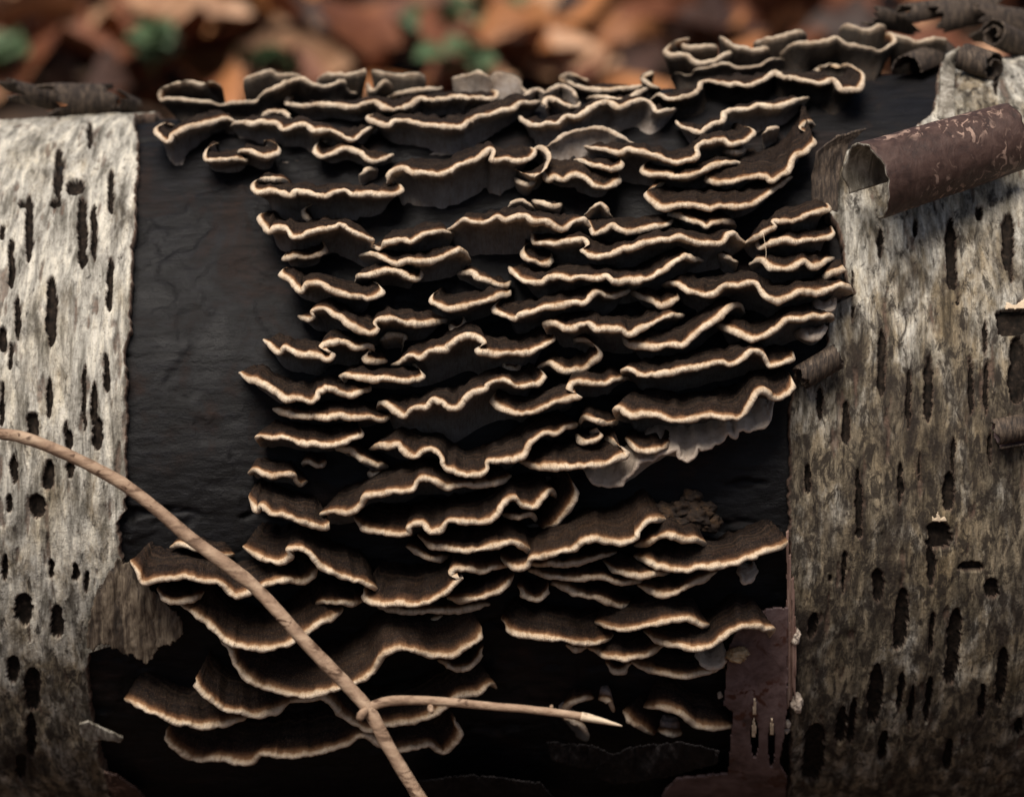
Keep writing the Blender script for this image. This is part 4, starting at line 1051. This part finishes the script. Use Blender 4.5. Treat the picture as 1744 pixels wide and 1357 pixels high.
o = make_mesh('seed', V * 1.0, F, M['nub']); tag(o, 'tan seed shaped nub lodged on the purple brown strip', 'seed')

# tiny pale fruiting bits on the layered edge
for i, (x, y, rx, rz) in enumerate([(1356, 1085, .0013, .0026), (1357, 1196, .0018, .0034), (1341, 1232, .0010, .0013), (1340, 1243, .0008, .0010), (1226, 1183, .0008, .0011)]):
    V, F = lump(x, y, rx, rx, rz, .003, 90 + i)
    o = make_mesh('pale_nodule', V, F, M['pores']); tag(o, 'tiny pale nodule on the edge of the bark strip', 'nodule', 'tiny pale nodules on the bark strip')

# ------------------------------------------------------------------ leaf litter
def leaf_mesh(name, mat, L, W, curl, cup, lobes, seed):
    n, m = 17, 9
    u = np.linspace(0, 1, n); v = np.linspace(-1, 1, m)
    U, Vv = np.meshgrid(u, v, indexing='ij')
    w = np.sin(math.pi * U**0.8)**0.75 * (1 + lobes * np.sin(U * 6.28 * 3.5) * 0.35) + 0.02
    X = (U - 0.5) * L
    Y = Vv * w * W / 2
    Z = curl * L * (U - 0.5)**2 * 1.6 + cup * W * (Vv**2) * w + 0.05 * W * fbm(U * 4 + seed, Vv * 2, seed, 3) - 0.02 * W * np.exp(-(Vv / 0.12)**2)
    V = np.stack([X, Y, Z], -1).reshape(-1, 3)
    V[:, 2] -= V[:, 2].min()
    me_o = make_mesh(name, V, grid_faces(n, m), mat)
    me = me_o.data
    bpy.data.objects.remove(me_o)
    return me
KINDS = [('leaf_rust', 'rust brown fallen leaf curled on the ground behind the log'), ('leaf_tan', 'pale tan fallen leaf lying behind the log'),
         ('leaf_dark', 'dark rotten fallen leaf in the litter behind the log'), ('leaf_orange', 'orange brown fallen leaf behind the log')]
PROTO = {}
for k, (mt, _) in enumerate(KINDS):
    PROTO[k] = [leaf_mesh('fallen_leaf', M[mt], 0.085 + 0.012 * j, 0.045 + 0.008 * j, [0.3, -0.35, 0.6][j], [0.12, 0.3, -0.15][j], [0, .5, .25][j], k * 10 + j) for j in range(3)]
def leaf(px, py, kind, j, rz, rx, ry, sc=1.0, z=0.0):
    p = on_ground(np.array(px, float), np.array(py, float), 0.0)
    me = PROTO[kind][j]
    o = bpy.data.objects.new('fallen_leaf', me); C.objects.link(o)
    o.scale = (sc,) * 3
    o.rotation_euler = (rx, ry, rz)
    from mathutils import Euler
    Rm = np.array(Euler((rx, ry, rz)).to_matrix())
    co = np.empty(len(me.vertices) * 3, np.float32); me.vertices.foreach_get('co', co)
    zmin = (co.reshape(-1, 3) @ Rm.T)[:, 2].min() * sc
    o.location = (p[0], p[1], -0.008 + z - zmin)
    tag(o, KINDS[kind][1], 'leaf', KINDS[kind][1].split(' fallen')[0] + ' leaves of the litter')
# the ones that can be made out in the photograph
SPOT = [(70, 30, 2, .2), (40, 95, 1, .35), (110, 88, 1, .30), (180, 92, 3, .2), (230, 60, 1, .5), (150, 55, 0, .5), (240, 30, 0, .6), (20, 40, 1, .8), (320, 20, 1, .6), (300, 60, 1, .3), (340, 90, 1, .3), (300, 130, 0, .3), (370, 130, 3, .2),
        (420, 70, 0, .5), (460, 45, 2, .5), (470, 110, 1, .2), (520, 80, 2, .3), (540, 50, 0, .7), (600, 70, 2, .5), (590, 95, 2, .3), (640, 100, 0, .5), (650, 60, 0, .8), (700, 90, 2, .4), (700, 25, 2, .6), (740, 90, 1, .6), (760, 110, 3, .3),
        (860, 75, 1, .15), (850, 105, 2, .4), (900, 115, 3, .3), (930, 90, 3, .6), (950, 120, 1, .4), (980, 30, 1, .9), (1000, 60, 2, .5), (1040, 60, 0, .8), (1075, 92, 3, .4), (1090, 50, 1, .8), (1110, 25, 0, .6), (1140, 45, 0, .9), (1180, 20, 2, .6), (1230, 30, 0, .7), (1260, 20, 3, .5),
        (1330, 25, 0, .5), (1400, 22, 2, .4), (1460, 20, 0, .4), (1560, 8, 0, .4), (1640, 5, 0, .6), (1720, 10, 3, .5), (1700, 25, 0, .4), (400, 20, 2, .7), (80, 140, 0, .3), (20, 150, 0, .5), (200, 140, 0, .3)]
for i, (x, y, k, tl) in enumerate(SPOT):
    leaf(x, y, k, i % 3, rng.uniform(-0.6, 0.6) + (math.pi if i % 2 else 0), rng.uniform(.3, 1.0) * tl + .15, rng.uniform(-.35, .35), rng.uniform(.85, 1.25), rng.uniform(0, .012))
for i in range(110):
    x, y = rng.uniform(-120, 1860), rng.uniform(-40, 200)
    k = rng.choice(4, p=[.42, .17, .29, .12])
    leaf(x, y, k, i % 3, rng.uniform(0, 6.28), rng.normal(0, .45), rng.normal(0, .3), rng.uniform(.6, 1.1), rng.uniform(0, .010))

def litter():
    Vs, Fs, mi, base = [], [], [], 0
    for i in range(5200):
        while True:
            r = 0.2 + 4.2 * rng.random()**0.7; a = rng.uniform(0, 6.28)
            x, y = r * math.cos(a), r * math.sin(a)
            if abs(y) > 0.17 and math.hypot(x - CAM[0], y - CAM[1]) > 0.12: break
        n, m = 6, 4
        U, W_ = np.meshgrid(np.linspace(0, 1, n), np.linspace(-1, 1, m), indexing='ij')
        L = rng.uniform(.05, .1); wd = L * rng.uniform(.4, .6)
        P = np.stack([(U - .5) * L, W_ * np.sin(math.pi * U**.8)**.7 * wd / 2, rng.uniform(-.5, .6) * L * (U - .5)**2 + rng.uniform(-.2, .4) * wd * W_**2 * .5], -1).reshape(-1, 3)
        from mathutils import Euler
        P = P @ np.array(Euler((rng.normal(0, .35), rng.normal(0, .3), rng.uniform(0, 6.28))).to_matrix()).T
        P += np.array([x, y, rng.uniform(-.006, .014) - (0 if abs(y) > .17 else 0)])
        Vs.append(P); Fs.append(grid_faces(n, m) + base); base += n * m
        mi.append(np.full((n - 1) * (m - 1), rng.choice(4, p=[.4, .15, .33, .12])))
    o = make_mesh('leaf_litter', np.concatenate(Vs), np.concatenate(Fs), [M['leaf_rust'], M['leaf_tan'], M['leaf_dark'], M['leaf_orange']], midx=np.concatenate(mi))
    tag(o, 'carpet of brown fallen leaves on the forest floor', 'leaf litter', kind='stuff')
litter()

# small green plants in the litter
def plant(px, py, n, h, spread, seed, label):
    base = on_ground(np.array(px, float), np.array(py, float), 0.012)
    rt = tag(empty('green_seedling', base), label, 'plant')
    rr = np.random.default_rng(seed)
    for i in range(n):
        a = rr.uniform(0, 6.28); hh = h * rr.uniform(.5, 1); sp = spread * rr.uniform(.3, 1)
        tip = np.array([sp * math.cos(a), sp * math.sin(a) * .6, hh])
        q = np.linspace(0, 1, 6)[:, None]
        P = tip * q * np.array([1, 1, 0]) * q + np.array([0, 0, 1]) * hh * q
        tube('stem', P, np.full(6, .0010), M['green'], rt, 6, i, 0)
        me = leaf_mesh('leaf', M['green'], rr.uniform(.028, .042), rr.uniform(.020, .028), -.3, .1, 0, seed + i)
        o = bpy.data.objects.new('leaf', me); C.objects.link(o); o.parent = rt
        o.location = tip; o.rotation_euler = (rr.normal(.5, .4), rr.normal(0, .4), rr.uniform(0, 6.28))
plant(262, 128, 9, .034, .014, 1, 'upright green seedling beside the pale tan leaf behind the log')
plant(800, 66, 11, .020, .055, 2, 'spreading green seedling in the litter behind the middle of the log')
plant(890, 22, 5, .014, .03, 3, 'small green sprig behind the spreading seedling')
plant(770, 140, 4, .022, .02, 4, 'low green sprig just behind the lilac grey lobe')
plant(4, 130, 4, .02, .02, 5, 'green sprig by the dark curled bark behind the log')
plant(440, 138, 3, .02, .01, 6, 'faint thin green sprig behind the frilled white bracket')
# pale stems and a stone among the leaves
for i, pts in enumerate([[(1380, -10), (1400, 12), (1428, 40)], [(905, 130), (925, 105), (940, 76)], [(372, 60), (376, 20), (360, -20)]]):
    g = on_ground(np.array([p[0] for p in pts], float), np.array([p[1] for p in pts], float), 0.0)
    g[:, 2] = [0.012, 0.02, 0.03]
    c, s = catmull(g * 1000, 4)
    o = tube('dead_stem', c / 1000, np.full(len(c), .0022), M['twig'], None, 8, i)
    tag(o, ['pale dead stem in the litter behind the highest brackets', 'thin dead stem in the litter behind the lilac grey lobe', 'thin dead stem among tan leaves in the litter'][i], 'stem')
def log_piece(px, py, L, r, rz, label):
    p = on_ground(np.array(px, float), np.array(py, float), 0.0)
    q = np.linspace(-.5, .5, 12)[:, None]
    P = p + q * L * np.array([math.cos(rz), math.sin(rz), 0]) + np.array([0, 0, r * .8])
    o = tube('stick', P, r * (1 + .1 * np.sin(np.arange(12))), M['curl_pale'], None, 12, px, .2)
    tag(o, label, 'stick')
log_piece(850, 95, .045, .0085, .1, 'short pale grey stick lying in the litter behind the log')
log_piece(1110, 50, .03, .010, 1.2, 'stubby grey stick end in the litter behind the highest brackets')

# dark sodden debris at the foot of the log
for i, (poly, fw) in enumerate([([(1020, 1296), (1075, 1270), (1160, 1262), (1226, 1276), (1222, 1300), (1150, 1320), (1050, 1336), (1010, 1322)], .018), ([(930, 1262), (1010, 1268), (1062, 1290), (1000, 1310), (940, 1296)], .012), ([(700, 1330), (800, 1318), (920, 1330), (960, 1380), (720, 1390)], .02)]):
    o = sheet('sodden_leaf', poly, lambda X, Y, f=fw: f + 0.00004 * (X - X.min()), [M['debris']], None, 1.6, (), 3.0, .0006, 80 + i, .006)
    tag(o, ['black sodden leaf stuck to the log beside the bark strip', 'small black sodden leaf under the splintered twig tip', 'black sodden leaf at the foot of the log'][i], 'leaf')
